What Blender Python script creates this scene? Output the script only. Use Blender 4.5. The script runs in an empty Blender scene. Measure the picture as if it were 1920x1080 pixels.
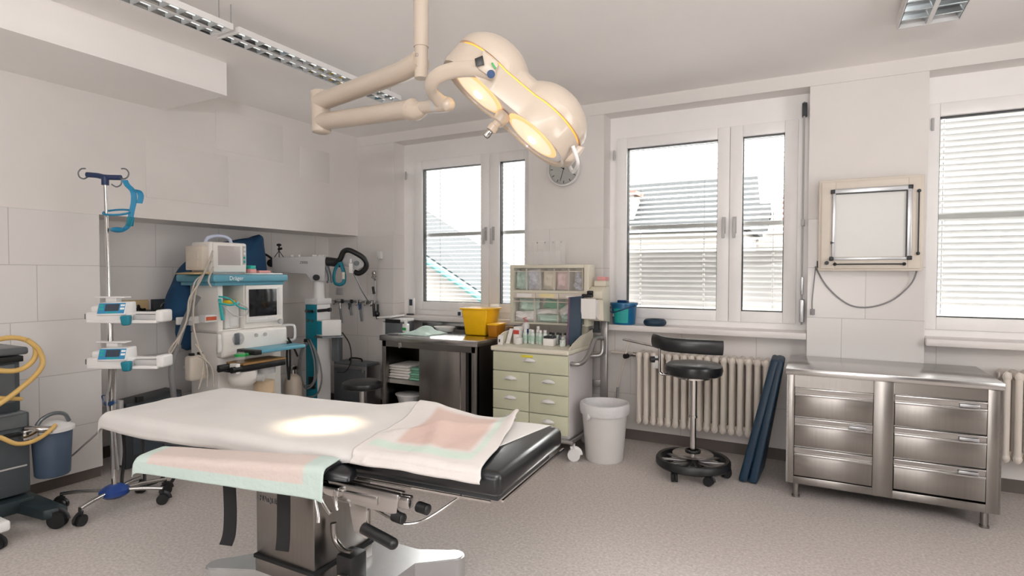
import bpy, bmesh, math, random
from mathutils import Vector, Matrix, noise
random.seed(7)
scene = bpy.context.scene
COL = scene.collection
PI = math.pi
def R(d): return math.radians(d)

SKY, P_CEIL, P_SPOT, P_UP, P_REAR, P_SIDE, EXPO = 20, 12, 135, 185, 55, 70, 0.28

# ------------------------------------------------------------------ materials
def lin(h):
    h = h.lstrip('#')
    v = [int(h[i:i+2], 16)/255 for i in (0, 2, 4)]
    return tuple(((c/12.92) if c <= 0.04045 else ((c+0.055)/1.055)**2.4) for c in v) + (1.0,)
def new_mat(name):
    m = bpy.data.materials.new(name); m.use_nodes = True
    nt = m.node_tree
    return m, nt, nt.nodes['Principled BSDF']
def mat(name, hexc, rough=0.5, metal=0.0, var=0.05, scale=12.0, bump=0.0, bscale=80.0, stretch=None, aniso=0.0, coat=0.0, alpha=1.0, trans=0.0, spec=0.5):
    m, nt, b = new_mat(name)
    N, L = nt.nodes, nt.links
    c = lin(hexc)
    tc = N.new('ShaderNodeTexCoord')
    mp = N.new('ShaderNodeMapping'); L.new(tc.outputs['Object'], mp.inputs[0])
    if stretch: mp.inputs['Scale'].default_value = stretch
    ns = N.new('ShaderNodeTexNoise'); ns.inputs['Scale'].default_value = scale; ns.inputs['Detail'].default_value = 4
    L.new(mp.outputs[0], ns.inputs['Vector'])
    rp = N.new('ShaderNodeValToRGB')
    e = rp.color_ramp.elements
    e[0].position, e[1].position = 0.3, 0.7
    e[0].color = tuple(x*(1-var) for x in c[:3])+(1,); e[1].color = tuple(min(1, x*(1+var)) for x in c[:3])+(1,)
    L.new(ns.outputs['Fac'], rp.inputs[0]); L.new(rp.outputs[0], b.inputs['Base Color'])
    b.inputs['Roughness'].default_value = rough; b.inputs['Metallic'].default_value = metal
    b.inputs['Specular IOR Level'].default_value = spec
    if aniso:
        b.inputs['Anisotropic'].default_value = aniso; b.inputs['Anisotropic Rotation'].default_value = .25
        tg = N.new('ShaderNodeTangent'); tg.direction_type = 'RADIAL'; tg.axis = 'Z'; L.new(tg.outputs[0], b.inputs['Tangent'])
    if coat: b.inputs['Coat Weight'].default_value = coat; b.inputs['Coat Roughness'].default_value = 0.08
    if alpha < 1: b.inputs['Alpha'].default_value = alpha
    if trans: b.inputs['Transmission Weight'].default_value = trans
    if bump:
        n2 = N.new('ShaderNodeTexNoise'); n2.inputs['Scale'].default_value = bscale; n2.inputs['Detail'].default_value = 5
        L.new(mp.outputs[0], n2.inputs['Vector'])
        bp = N.new('ShaderNodeBump'); bp.inputs['Strength'].default_value = bump; bp.inputs['Distance'].default_value = 0.01
        L.new(n2.outputs['Fac'], bp.inputs['Height']); L.new(bp.outputs[0], b.inputs['Normal'])
    return m
def emit(name, hexc, s):
    m, nt, b = new_mat(name)
    b.inputs['Base Color'].default_value = lin(hexc)
    b.inputs['Emission Color'].default_value = lin(hexc); b.inputs['Emission Strength'].default_value = s
    return m
def glass(name, tint='#fafbfa', refl=0.08):
    m, nt, b = new_mat(name); N, L = nt.nodes, nt.links
    tr = N.new('ShaderNodeBsdfTransparent'); tr.inputs[0].default_value = lin(tint)
    gl = N.new('ShaderNodeBsdfGlossy'); gl.inputs['Roughness'].default_value = 0.02
    fr = N.new('ShaderNodeFresnel'); fr.inputs[0].default_value = 1.35
    mx = N.new('ShaderNodeMixShader')
    L.new(fr.outputs[0], mx.inputs[0]); L.new(tr.outputs[0], mx.inputs[1]); L.new(gl.outputs[0], mx.inputs[2])
    L.new(mx.outputs[0], N['Material Output'].inputs[0])
    return m
def tile_mat(name, hexc, axis, oz, row=0.38, width=0.6, grout='#cbc7c4', off=0.0):
    m, nt, b = new_mat(name); N, L = nt.nodes, nt.links
    tc = N.new('ShaderNodeTexCoord'); sp = N.new('ShaderNodeSeparateXYZ'); cb = N.new('ShaderNodeCombineXYZ')
    L.new(tc.outputs['Object'], sp.inputs[0])
    ax = N.new('ShaderNodeMath'); ax.operation = 'ADD'; ax.inputs[1].default_value = off
    L.new(sp.outputs[axis], ax.inputs[0])
    az = N.new('ShaderNodeMath'); az.operation = 'ADD'; az.inputs[1].default_value = -oz
    L.new(sp.outputs['Z'], az.inputs[0])
    L.new(ax.outputs[0], cb.inputs[0]); L.new(az.outputs[0], cb.inputs[1])
    br = N.new('ShaderNodeTexBrick')
    br.inputs['Scale'].default_value = 1.0; br.inputs['Brick Width'].default_value = width; br.inputs['Row Height'].default_value = row
    br.inputs['Mortar Size'].default_value = 0.003; br.inputs['Mortar Smooth'].default_value = 0.3
    br.inputs['Color1'].default_value = lin(hexc); br.inputs['Color2'].default_value = lin(hexc); br.inputs['Mortar'].default_value = lin(grout)
    br.offset = 0.25
    L.new(cb.outputs[0], br.inputs['Vector']); L.new(br.outputs['Color'], b.inputs['Base Color'])
    bp = N.new('ShaderNodeBump'); bp.inputs['Strength'].default_value = 0.5; bp.inputs['Distance'].default_value = 0.003; bp.invert = True
    L.new(br.outputs['Fac'], bp.inputs['Height']); L.new(bp.outputs[0], b.inputs['Normal'])
    b.inputs['Roughness'].default_value = 0.22
    return m
def floor_mat():
    m, nt, b = new_mat('speckled_linoleum'); N, L = nt.nodes, nt.links
    tc = N.new('ShaderNodeTexCoord')
    n1 = N.new('ShaderNodeTexNoise'); n1.inputs['Scale'].default_value = 1.3; n1.inputs['Detail'].default_value = 5
    n2 = N.new('ShaderNodeTexNoise'); n2.inputs['Scale'].default_value = 75; n2.inputs['Detail'].default_value = 3
    n3 = N.new('ShaderNodeTexNoise'); n3.inputs['Scale'].default_value = 48; n3.inputs['Detail'].default_value = 6
    for n in (n1, n2, n3): L.new(tc.outputs['Object'], n.inputs['Vector'])
    r1 = N.new('ShaderNodeValToRGB'); r1.color_ramp.elements[0].color = lin('#b9b1ad'); r1.color_ramp.elements[1].color = lin('#c9c1bc')
    r1.color_ramp.elements[0].position = .35; r1.color_ramp.elements[1].position = .65
    L.new(n3.outputs['Fac'], r1.inputs[0])
    r2 = N.new('ShaderNodeValToRGB'); r2.color_ramp.elements[0].color = (.72, .72, .72, 1); r2.color_ramp.elements[1].color = (1.12, 1.12, 1.12, 1)
    r2.color_ramp.elements[0].position = .3; r2.color_ramp.elements[1].position = .66
    L.new(n2.outputs['Fac'], r2.inputs[0])
    mx = N.new('ShaderNodeMix'); mx.data_type = 'RGBA'; mx.blend_type = 'MULTIPLY'; mx.inputs[0].default_value = 0.75
    L.new(r1.outputs[0], mx.inputs[6]); L.new(r2.outputs[0], mx.inputs[7]); L.new(mx.outputs[2], b.inputs['Base Color'])
    rr = N.new('ShaderNodeMapRange'); rr.inputs[3].default_value = .42; rr.inputs[4].default_value = .6
    L.new(n1.outputs['Fac'], rr.inputs[0]); L.new(rr.outputs[0], b.inputs['Roughness'])
    return m
def pad_mat(name, white, mint, pink, us, vs_):
    """paper pad; us and vs_ list (from, to, fade) of the mint frame and the pink centre along the sheet's own two directions"""
    m, nt, b = new_mat(name); N, L = nt.nodes, nt.links
    uv = N.new('ShaderNodeUVMap'); sp = N.new('ShaderNodeSeparateXYZ'); L.new(uv.outputs[0], sp.inputs[0])
    def window(o, lo, hi, fade):
        a = N.new('ShaderNodeMapRange'); a.interpolation_type = 'SMOOTHSTEP'; a.inputs[1].default_value = lo-fade; a.inputs[2].default_value = lo+fade; L.new(o, a.inputs[0])
        c = N.new('ShaderNodeMapRange'); c.interpolation_type = 'SMOOTHSTEP'; c.inputs[1].default_value = hi+fade; c.inputs[2].default_value = hi-fade; L.new(o, c.inputs[0])
        d = N.new('ShaderNodeMath'); d.operation = 'MULTIPLY'; L.new(a.outputs[0], d.inputs[0]); L.new(c.outputs[0], d.inputs[1])
        return d.outputs[0]
    def both(k):
        d = N.new('ShaderNodeMath'); d.operation = 'MULTIPLY'
        L.new(window(sp.outputs[0], *us[k]), d.inputs[0]); L.new(window(sp.outputs[1], *vs_[k]), d.inputs[1])
        return d.outputs[0]
    col = None
    for k, h in enumerate((mint, white, pink) if len(us) == 3 else (mint, pink)):
        mx = N.new('ShaderNodeMix'); mx.data_type = 'RGBA'
        if col is None: mx.inputs[6].default_value = lin(white)
        else: L.new(col, mx.inputs[6])
        mx.inputs[7].default_value = lin(h); L.new(both(k), mx.inputs[0]); col = mx.outputs[2]
    L.new(col, b.inputs['Base Color'])
    b.inputs['Roughness'].default_value = 0.8
    n = N.new('ShaderNodeTexNoise'); n.inputs['Scale'].default_value = 35; n.inputs['Detail'].default_value = 4
    tc = N.new('ShaderNodeTexCoord'); L.new(tc.outputs['Object'], n.inputs['Vector'])
    bp = N.new('ShaderNodeBump'); bp.inputs['Strength'].default_value = 0.35; bp.inputs['Distance'].default_value = 0.01
    L.new(n.outputs['Fac'], bp.inputs['Height']); L.new(bp.outputs[0], b.inputs['Normal'])
    return m

WALL = mat('white_wall_paint', '#e3dfdc', .62, var=.015, scale=3, bump=.05, bscale=60)
CEIL = mat('ceiling_paint', '#f6f3f1', .85, var=.015, scale=2)
TILEX = tile_mat('wall_tiles_back', '#e3dfdc', 'X', 0.03, .38, .6, off=-.148)
TILEY = tile_mat('wall_tiles_left', '#e3e0de', 'Y', 0.03, .38, .6, grout='#c6c3c1', off=.05)
FLOOR = floor_mat()
PLINTH = mat('grey_plinth', '#5d5550', .6)
PVC = mat('white_pvc', '#f6f4f3', .35, var=.01)
SILL = mat('sill_laminate', '#e6e1de', .3, var=.015)
GASKET = mat('black_rubber_gasket', '#15171a', .5)
GLASS = glass('window_glass')
SLAT = mat('white_slat', '#e0dfde', .4, var=.02)
ALU = mat('brushed_aluminium', '#b5b6b8', .35, 1.0, var=.05, stretch=(1, 1, 20))
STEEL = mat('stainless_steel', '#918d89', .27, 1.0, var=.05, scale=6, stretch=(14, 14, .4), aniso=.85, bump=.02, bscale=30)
STEELTOP = mat('stainless_top', '#bcbab8', .22, 1.0, var=.05, scale=6, stretch=(.5, 12, 12), aniso=.3)
STEELDARK = mat('steel_interior', '#6f6d6c', .4, 1.0, var=.08)
CHROME = mat('chrome', '#c9c6c3', .12, 1.0, var=.02)
CREAM = mat('cream_enamel', '#bfb2a3', .32, var=.01, coat=.3)
BEIGE = mat('beige_plastic', '#d9d0c3', .45, var=.02)
MACHINE = mat('machine_off_white', '#eae7e2', .4, var=.015)
MWHITE = mat('equipment_white', '#e0dfde', .35, var=.01)
MGREY = mat('equipment_light_grey', '#b9b8b8', .4, var=.02)
DGREY = mat('dark_grey_plastic', '#33373b', .5, var=.05)
MIDGREY = mat('mid_grey_metal', '#6d7276', .38, .5, var=.06)
BLACK = mat('black_plastic', '#121315', .42, var=.08)
RUBBER = mat('black_rubber', '#0d0e10', .7, var=.1)
VINYL = mat('black_vinyl', '#101216', .32, var=.1, bump=.04, bscale=250, coat=.15)
TEAL = mat('teal_panel', '#14778a', .4, var=.03)
TEALTOP = mat('dusty_teal', '#5f9fb4', .45, var=.03)
TEALDARK = mat('teal_strap', '#0f6f80', .6, var=.06)
AQUA = mat('aqua_strap', '#1a7fa8', .55, var=.06)
NAVY = mat('navy_plastic', '#143a66', .45, var=.05)
NAVYCLOTH = mat('navy_cloth', '#123f63', .85, var=.12, scale=8, bump=.35, bscale=14)
NAVYMAT = mat('navy_vinyl_mat', '#142f44', .5, var=.1, scale=5, bump=.12, bscale=9)
BLUEBUCKET = mat('blue_bucket', '#0c5f8d', .3, var=.03)
LABELTEAL = mat('teal_label', '#1fa59a', .5, var=.04)
PAPERWHITE = mat('paper_white', '#ece9e6', .85, var=.015, bump=.1, bscale=30)
DRAPE = mat('white_drape', '#d2d0ce', .85, var=.02, scale=5, bump=.35, bscale=9)
YELLOW = mat('yellow_sharps_plastic', '#fcc40f', .32, var=.03)
YELLOWCAP = mat('yellow_cap', '#f3cf22', .4)
GREENCLOTH = mat('mint_cloth', '#cfe6de', .85, var=.04, bump=.2, bscale=30)
GREENTOWEL = mat('green_towel', '#7fb79d', .9, var=.08, bump=.3, bscale=60)
WHITETOWEL = mat('white_towel', '#dedad6', .95, var=.04, bump=.3, bscale=60)
DRAWER = mat('sage_cream_enamel', '#c6c7ae', .38, var=.015)
CARTTOP = mat('cream_laminate', '#dcd7c5', .35, var=.015)
CARTSIDE = mat('pale_grey_enamel', '#cfcbcb', .42, var=.015)
GREYTUBE = mat('satin_grey_tube', '#a9a7a6', .3, .85)
BIN = mat('white_bin_plastic', '#dcdad8', .4, var=.015)
LINER = mat('bin_liner', '#d6d5d6', .5, var=.04, bump=.4, bscale=40)
RADIATOR = mat('cream_radiator_paint', '#dcd3c9', .4, var=.02)
HOSEYEL = mat('yellow_hose', '#c9a763', .45, var=.05)
HOSEGREY = mat('grey_hose', '#77787a', .55, var=.05)
CABLEBEIGE = mat('beige_cable', '#bdb5a9', .55)
CABLEGREY = mat('grey_cable', '#8d8b8c', .5)
SCREEN = mat('grey_screen_glass', '#b7afad', .2, var=.02)
SCREENDARK = mat('dark_screen_glass', '#1b1d22', .12, var=.05)
LCD = mat('grey_lcd', '#39424f', .25)
OPAL = mat('opal_panel', '#d9d9d5', .3, var=.01)
CLEAR = mat('clear_plastic', '#f4f4f2', .12, var=.01, alpha=.16)
FROST = mat('clear_bin_front', '#eceae6', .18, var=.02, alpha=.1)
SODA = mat('soda_lime', '#c9ae84', .6, var=.08, scale=90)
TAN = mat('tan_pad', '#c5ac80', .7)
RED = mat('red_plastic', '#b8413a', .5)
ORANGE = mat('orange_label', '#c55c3c', .5)
PINK = mat('pink_label', '#d79a98', .6)
GREEN = mat('green_plastic', '#27a04c', .45)
SUCTION = mat('suction_cabinet_grey', '#50565a', .4, .3, var=.06)
BUCKETGREY = mat('blue_grey_plastic', '#46566a', .4, var=.04)
INK = mat('ink', '#1b1c20', .6)
INKGREY = mat('grey_ink', '#8a888a', .6)
WHITEINK = mat('white_ink', '#eef3f4', .5)
LAMPGLASS = emit('warm_reflector_glow', '#ffe4c6', .5)
LAMPRING = emit('amber_reflector_ring', '#ffc98c', .55)
LAMPBULB = emit('warm_bulb', '#ffd870', 9)
LAMPSLIT = emit('warm_slit', '#ffa840', .9)
REFL = mat('reflector_silver', '#c3cbce', .12, 1.0, var=.02)
TUBE = emit('fluorescent_tube', '#eef7f7', .7)
ROOFGREY = mat('roof_slate', '#3d4042', .8, var=.1, scale=3)
ROOFAQUA = mat('verdigris_gutter', '#6ba3a1', .6, var=.05)
BACKWALL = mat('grey_back_wall', '#8f8a86', .7)
PLASTER = mat('pale_plaster', '#c2bdb8', .9, var=.03)
ROOFBROWN = mat('roof_brown', '#716966', .85, var=.1)
CHIMNEY = mat('pink_brick', '#a98478', .9, var=.08)

# ------------------------------------------------------------------ geometry
class B:
    def __init__(s): s.bm = bmesh.new(); s.uv = None; s.dn = s.bm.faces.layers.int.new('done')
    def _mark(s, mi):
        for f in s.bm.faces:
            if not f[s.dn]: f[s.dn] = 1; f.material_index = mi
        return s
    def box(s, x0, x1, y0, y1, z0, z1, bev=0.0, seg=2, M=None, mi=0):
        T = Matrix.Translation(((x0+x1)/2, (y0+y1)/2, (z0+z1)/2)) @ Matrix.Diagonal((abs(x1-x0), abs(y1-y0), abs(z1-z0), 1))
        r = bmesh.ops.create_cube(s.bm, size=1, matrix=T)
        vs = r['verts']
        if bev:
            es = list({e for v in vs for e in v.link_edges})
            rb = bmesh.ops.bevel(s.bm, geom=es, offset=min(bev, .49*min(abs(x1-x0), abs(y1-y0), abs(z1-z0))), segments=seg, affect='EDGES', profile=.5)
            vs = list({v for f in s.bm.faces if not f[s.dn] for v in f.verts})
        if M is not None: bmesh.ops.transform(s.bm, matrix=M, verts=vs)
        return s._mark(mi)
    def hexa(s, c, bev=0.0, seg=2, mi=0):
        """c: 4 bottom corners then 4 top corners, counter-clockwise"""
        v = [s.bm.verts.new(p) for p in c]
        fs = [(3, 2, 1, 0), (4, 5, 6, 7), (0, 1, 5, 4), (1, 2, 6, 5), (2, 3, 7, 6), (3, 0, 4, 7)]
        for f in fs: s.bm.faces.new([v[i] for i in f])
        if bev:
            es = list({e for q in v for e in q.link_edges})
            bmesh.ops.bevel(s.bm, geom=es, offset=bev, segments=seg, affect='EDGES', profile=.5)
        return s._mark(mi)
    def cyl(s, p0, p1, r, r2=None, seg=24, caps=True, mi=0):
        p0, p1 = Vector(p0), Vector(p1); d = p1-p0
        q = Vector((0, 0, 1)).rotation_difference(d.normalized()).to_matrix().to_4x4()
        bmesh.ops.create_cone(s.bm, cap_ends=caps, segments=seg, radius1=r, radius2=r if r2 is None else r2, depth=d.length,
                              matrix=Matrix.Translation((p0+p1)/2) @ q)
        return s._mark(mi)
    def sph(s, c, r, sc=(1, 1, 1), seg=20, M=None, mi=0):
        T = Matrix.Translation(c) @ (M if M is not None else Matrix()) @ Matrix.Diagonal((*sc, 1))
        bmesh.ops.create_uvsphere(s.bm, u_segments=seg, v_segments=max(8, seg//2), radius=r, matrix=T)
        return s._mark(mi)
    def tube(s, pts, r, seg=8, sub=6, flat=1.0, up=None, closed=False, mi=0, taper=None):
        P = [Vector(p) for p in pts]
        if sub > 1 and len(P) > 2:
            Q = []
            n = len(P)
            rng = n if closed else n-1
            for i in range(rng):
                if closed: a, b, c, d = P[(i-1) % n], P[i], P[(i+1) % n], P[(i+2) % n]
                else: a, b, c, d = P[max(i-1, 0)], P[i], P[i+1], P[min(i+2, n-1)]
                for k in range(sub):
                    t = k/sub
                    Q.append(.5*((2*b)+(c-a)*t+(2*a-5*b+4*c-d)*t*t+(3*b-a-3*c+d)*t**3))
            if not closed: Q.append(P[-1])
            P = Q
        n = len(P); rings = []
        u = None
        for i in range(n):
            if closed: t = (P[(i+1) % n]-P[i-1]).normalized()
            else: t = (P[min(i+1, n-1)]-P[max(i-1, 0)]).normalized()
            if up is not None:
                u = Vector(up); u = (u - t*u.dot(t)).normalized()
            elif u is None:
                u = t.orthogonal().normalized()
            else:
                u = u - t*u.dot(t)
                u = u.normalized() if u.length > 1e-6 else t.orthogonal().normalized()
            w = t.cross(u)
            rr = r if taper is None else r*(1+(taper-1)*i/(n-1))
            rings.append([s.bm.verts.new(P[i]+rr*(math.cos(2*PI*k/seg)*u*flat+math.sin(2*PI*k/seg)*w)) for k in range(seg)])
        m = n if closed else n-1
        for i in range(m):
            A, Bq = rings[i], rings[(i+1) % n]
            for k in range(seg):
                s.bm.faces.new((A[k], A[(k+1) % seg], Bq[(k+1) % seg], Bq[k]))
        if not closed:
            s.bm.faces.new(rings[0][::-1]); s.bm.faces.new(rings[-1])
        return s._mark(mi)
    def strap(s, pts, wdir, w, t=.003, sub=6, mi=0):
        """flat band following pts, half-width w along wdir"""
        P = [Vector(p) for p in pts]
        if sub > 1 and len(P) > 2:
            Q = []; n = len(P)
            for i in range(n-1):
                a, b, c, d = P[max(i-1, 0)], P[i], P[i+1], P[min(i+2, n-1)]
                for k in range(sub):
                    q = k/sub; Q.append(.5*((2*b)+(c-a)*q+(2*a-5*b+4*c-d)*q*q+(3*b-a-3*c+d)*q**3))
            Q.append(P[-1]); P = Q
        wd = Vector(wdir).normalized(); rings = []
        for i in range(len(P)):
            tg = (P[min(i+1, len(P)-1)]-P[max(i-1, 0)]).normalized()
            nn = tg.cross(wd).normalized()*t
            rings.append([s.bm.verts.new(P[i]+a*wd*w+b*nn) for a, b in ((-1, -1), (1, -1), (1, 1), (-1, 1))])
        for i in range(len(P)-1):
            for k in range(4): s.bm.faces.new((rings[i][k], rings[i][(k+1) % 4], rings[i+1][(k+1) % 4], rings[i+1][k]))
        s.bm.faces.new(rings[0][::-1]); s.bm.faces.new(rings[-1])
        return s._mark(mi)
    def lathe(s, prof, c=(0, 0, 0), seg=32, M=None, sx=1.0, sy=1.0, mi=0, closed=False):
        """prof: (radius, height) list turned about z through c"""
        T = Matrix.Translation(c) @ (M if M is not None else Matrix())
        rings = []
        for r, z in prof:
            if r < 1e-6: rings.append([s.bm.verts.new(T @ Vector((0, 0, z)))])
            else: rings.append([s.bm.verts.new(T @ Vector((r*sx*math.cos(2*PI*k/seg), r*sy*math.sin(2*PI*k/seg), z))) for k in range(seg)])
        def join(A, Bq):
            for k in range(seg):
                a, b = A[k % len(A)], A[(k+1) % seg % len(A)]
                c2, d = Bq[(k+1) % seg % len(Bq)], Bq[k % len(Bq)]
                q = []
                for v in (a, b, c2, d):
                    if v not in q: q.append(v)
                if len(q) > 2: s.bm.faces.new(q)
        for i in range(len(rings)-1): join(rings[i], rings[i+1])
        if closed: join(rings[-1], rings[0])
        return s._mark(mi)
    def prism(s, poly, h0, h1, axis='z', M=None, bev=0.0, mi=0):
        def P(a, b, h):
            return {'z': (a, b, h), 'y': (a, h, b), 'x': (h, a, b)}[axis]
        lo = [s.bm.verts.new(P(a, b, h0)) for a, b in poly]; hi = [s.bm.verts.new(P(a, b, h1)) for a, b in poly]
        s.bm.faces.new(lo[::-1]); s.bm.faces.new(hi)
        n = len(poly)
        for i in range(n): s.bm.faces.new((lo[i], lo[(i+1) % n], hi[(i+1) % n], hi[i]))
        vs = lo+hi
        if bev:
            es = list({e for v in vs for e in v.link_edges})
            bmesh.ops.bevel(s.bm, geom=es, offset=bev, segments=2, affect='EDGES', profile=.5)
            vs = list({v for f in s.bm.faces if not f[s.dn] for v in f.verts})
        if M is not None: bmesh.ops.transform(s.bm, matrix=M, verts=vs)
        return s._mark(mi)
    def sheet(s, fn, nu, nv, uv=True, mi=0):
        """grid of fn(u, v) -> point, u and v in 0..1, with a UV map"""
        if uv and s.uv is None: s.uv = s.bm.loops.layers.uv.new('UVMap')
        g = [[s.bm.verts.new(fn(i/nu, j/nv)) for j in range(nv+1)] for i in range(nu+1)]
        for i in range(nu):
            for j in range(nv):
                f = s.bm.faces.new((g[i][j], g[i+1][j], g[i+1][j+1], g[i][j+1]))
                if uv:
                    for l, (a, b) in zip(f.loops, ((i, j), (i+1, j), (i+1, j+1), (i, j+1))): l[s.uv].uv = (a/nu, b/nv)
        return s._mark(mi)
    def xf(s, M):
        bmesh.ops.transform(s.bm, matrix=M, verts=s.bm.verts); return s

def root_matrix(p):
    while p.parent is not None: p = p.parent
    return Matrix.Translation(p.location) @ p.rotation_euler.to_matrix().to_4x4()
def part(name, b, m, parent=None, label=None, local=False, smooth=40, thick=0.0, loc=None, normals=True):
    me = bpy.data.meshes.new(name)
    if not local:
        if parent is not None: b.bm.transform(root_matrix(parent).inverted())
        elif loc is not None: b.bm.transform(Matrix.Translation(loc).inverted())
    if normals: bmesh.ops.recalc_face_normals(b.bm, faces=b.bm.faces)
    b.bm.to_mesh(me); b.bm.free()
    for q in (m if isinstance(m, (list, tuple)) else [m]): me.materials.append(q)
    if smooth:
        me.polygons.foreach_set('use_smooth', [True]*len(me.polygons)); me.set_sharp_from_angle(angle=R(smooth))
    o = bpy.data.objects.new(name, me); COL.objects.link(o)
    if parent is not None: o.parent = parent
    elif loc is not None: o.location = loc
    if label: o['label'] = label
    if thick:
        sm = o.modifiers.new('Solidify', 'SOLIDIFY'); sm.thickness = thick; sm.offset = 0
    return o
def pieces(name, blds, m, parent, **k):
    return [part(name, b, m, parent, **k) for b in blds]
def tag(o, label, cat, group=None, kind=None):
    o['label'] = label; o['category'] = cat
    if group: o['group'] = group
    if kind: o['kind'] = kind
    return o
def thing(name, label, cat, loc=(0, 0, 0), rz=0.0, group=None, kind=None):
    o = bpy.data.objects.new(name, None); COL.objects.link(o)
    o.location = loc; o.rotation_euler = (0, 0, rz); o.empty_display_size = .1
    return tag(o, label, cat, group, kind)
def struct(name, b, m, label=None, parent=None, **k):
    o = part(name, b, m, parent, **k)
    if parent is None: o['kind'] = 'structure'
    if label: o['label'] = label
    return o
def copy_thing(o, label, loc, rz=None):
    r = o.copy(); COL.objects.link(r); r.location = loc
    if rz is not None: r.rotation_euler = (0, 0, rz)
    r['label'] = label
    for c in o.children:
        d = c.copy(); COL.objects.link(d); d.parent = r
        for g in c.children:
            e = g.copy(); COL.objects.link(e); e.parent = d
    return r
def text(name, body, size, loc, rot, m, parent, ext=.0006, align='CENTER'):
    """lettering as a mesh; loc and rot in world space"""
    cu = bpy.data.curves.new(name, 'FONT'); cu.body = body; cu.size = size; cu.extrude = ext; cu.align_x = align; cu.align_y = 'CENTER'
    tmp = bpy.data.objects.new('tmp', cu); COL.objects.link(tmp)
    bpy.context.view_layer.update()
    me = bpy.data.meshes.new_from_object(tmp.evaluated_get(bpy.context.evaluated_depsgraph_get()))
    bpy.data.objects.remove(tmp); bpy.data.curves.remove(cu)
    me.transform(root_matrix(parent).inverted() @ Matrix.Translation(loc) @ rot)
    me.materials.clear(); me.materials.append(m)
    o = bpy.data.objects.new(name, me); COL.objects.link(o); o.parent = parent
    return o
def frame_rot(xdir, ydir):
    """rotation whose x axis runs along xdir and y axis along ydir"""
    x = Vector(xdir).normalized(); y = Vector(ydir); y = (y-x*y.dot(x)).normalized(); z = x.cross(y)
    return Matrix((x, y, z)).transposed().to_4x4()
ROT_FRONT = frame_rot((1, 0, 0), (0, 0, 1))     # reads from the -y side
ROT_SIDE = frame_rot((0, 1, 0), (0, 0, 1))      # reads from the +x side
def nz(x, y=0.0, z=0.0, s=1.0): return noise.noise(Vector((x*s, y*s, z*s)))

# ------------------------------------------------------------------ room shell
H = 3.034
struct('floor', B().box(-.9, 7.9, -7.2, .45, -.1, 0), FLOOR, smooth=0)
struct('ceiling', B().box(-.9, 7.9, -7.2, .45, H, H+.12), CEIL, smooth=0)
# window wall: piers, lintel and parapets behind the radiators
TOPW = 2.93; TT = 1.922
PIERS = [(-.9, .523), (2.17, 2.925), (4.565, 5.31), (6.95, 7.9)]
b = B()
for x0, x1 in PIERS: b.box(x0, x1, .01, .42, TT, H)
b.box(-.9, 7.9, .0, .42, TOPW, H)
struct('wall_back', b, WALL, smooth=0)
b = B()
for x0, x1 in PIERS: b.box(x0, x1, 0, .42, 0, TT, bev=.004)
for x0, x1 in ((.523, 2.17), (2.925, 4.565), (5.31, 6.95)): b.box(x0, x1, .13, .42, 0, 1.0)
struct('wall_tiles', b, TILEX, smooth=0, label='white tiled lower part of the window wall')
# left wall: full-height front panel, bulkhead above the niche, tiled niche
NY = -2.664; NZ = 1.925; NX = -.448
b = B().box(-.9, 0, -7.2, NY, TT, H).box(-.9, 0, NY, .02, NZ, H)
struct('wall_left', b, WALL, smooth=0)
b = B().box(-.9, 0, -7.2, NY, .075, TT, bev=.003)
b.box(-.9, NX, NY, .02, 0, NZ)
struct('wall_niche', b, TILEY, smooth=0, label='grey white tiles lining the niche of the left wall')
struct('baseboard_left', B().box(-.9, -.012, -7.2, NY-.01, 0, .075).box(NX, NX+.012, NY, 0, 0, .09), PLINTH, smooth=0)
struct('baseboard_back', B().box(NX, .523, -.012, 0, 0, .09).box(2.17, 2.925, -.012, 0, 0, .09).box(4.565, 5.31, -.012, 0, 0, .09)
       .box(.523, 2.17, .118, .13, 0, .09).box(2.925, 4.565, .118, .13, 0, .09).box(5.31, 6.95, .118, .13, 0, .09), PLINTH, smooth=0)
struct('wall_right', B().box(7.9, 8.0, -7.2, .45, 0, H), BACKWALL, smooth=0)
struct('wall_front', B().box(-.9, 8.0, -7.3, -7.2, 0, H), BACKWALL, smooth=0)
struct('rear_dark_panel', B().box(5.5, 7.7, -7.2, -7.14, 0, 2.5, .01), mat('dark_panel', '#2e2a28', .6), smooth=0, label='unseen dark panel added on the wall behind')  # added out of view so the steel cabinet's right drawers mirror something dark
struct('trim_1', B().box(0, .8, -7.2, -2.2, 2.796, H), CEIL, smooth=0, label='boxed-in duct along the top of the left wall')
# flush panels in the bulkhead
b = B().box(.0, .006, -2.33, -1.623, 2.09, 2.53, bev=.002)
tag(part('access_panel', b, WALL, loc=(0, -1.98, 2.31)), 'large white flush access panel on the bulkhead above the niche', 'panel')
b = B().box(.0, .004, -1.735, -1.027, 2.575, 2.93, bev=.0015)
tag(part('access_panel', b, WALL, loc=(0, -1.38, 2.75)), 'smaller white flush panel higher up near the ceiling lamp', 'panel')
b = B().box(.0, .003, -.82, -.42, 2.46, 2.78, bev=.002)
tag(part('access_panel', b, WALL, loc=(0, -.62, 2.6)), 'faint square white panel on the bulkhead nearest the window corner', 'panel')

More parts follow.
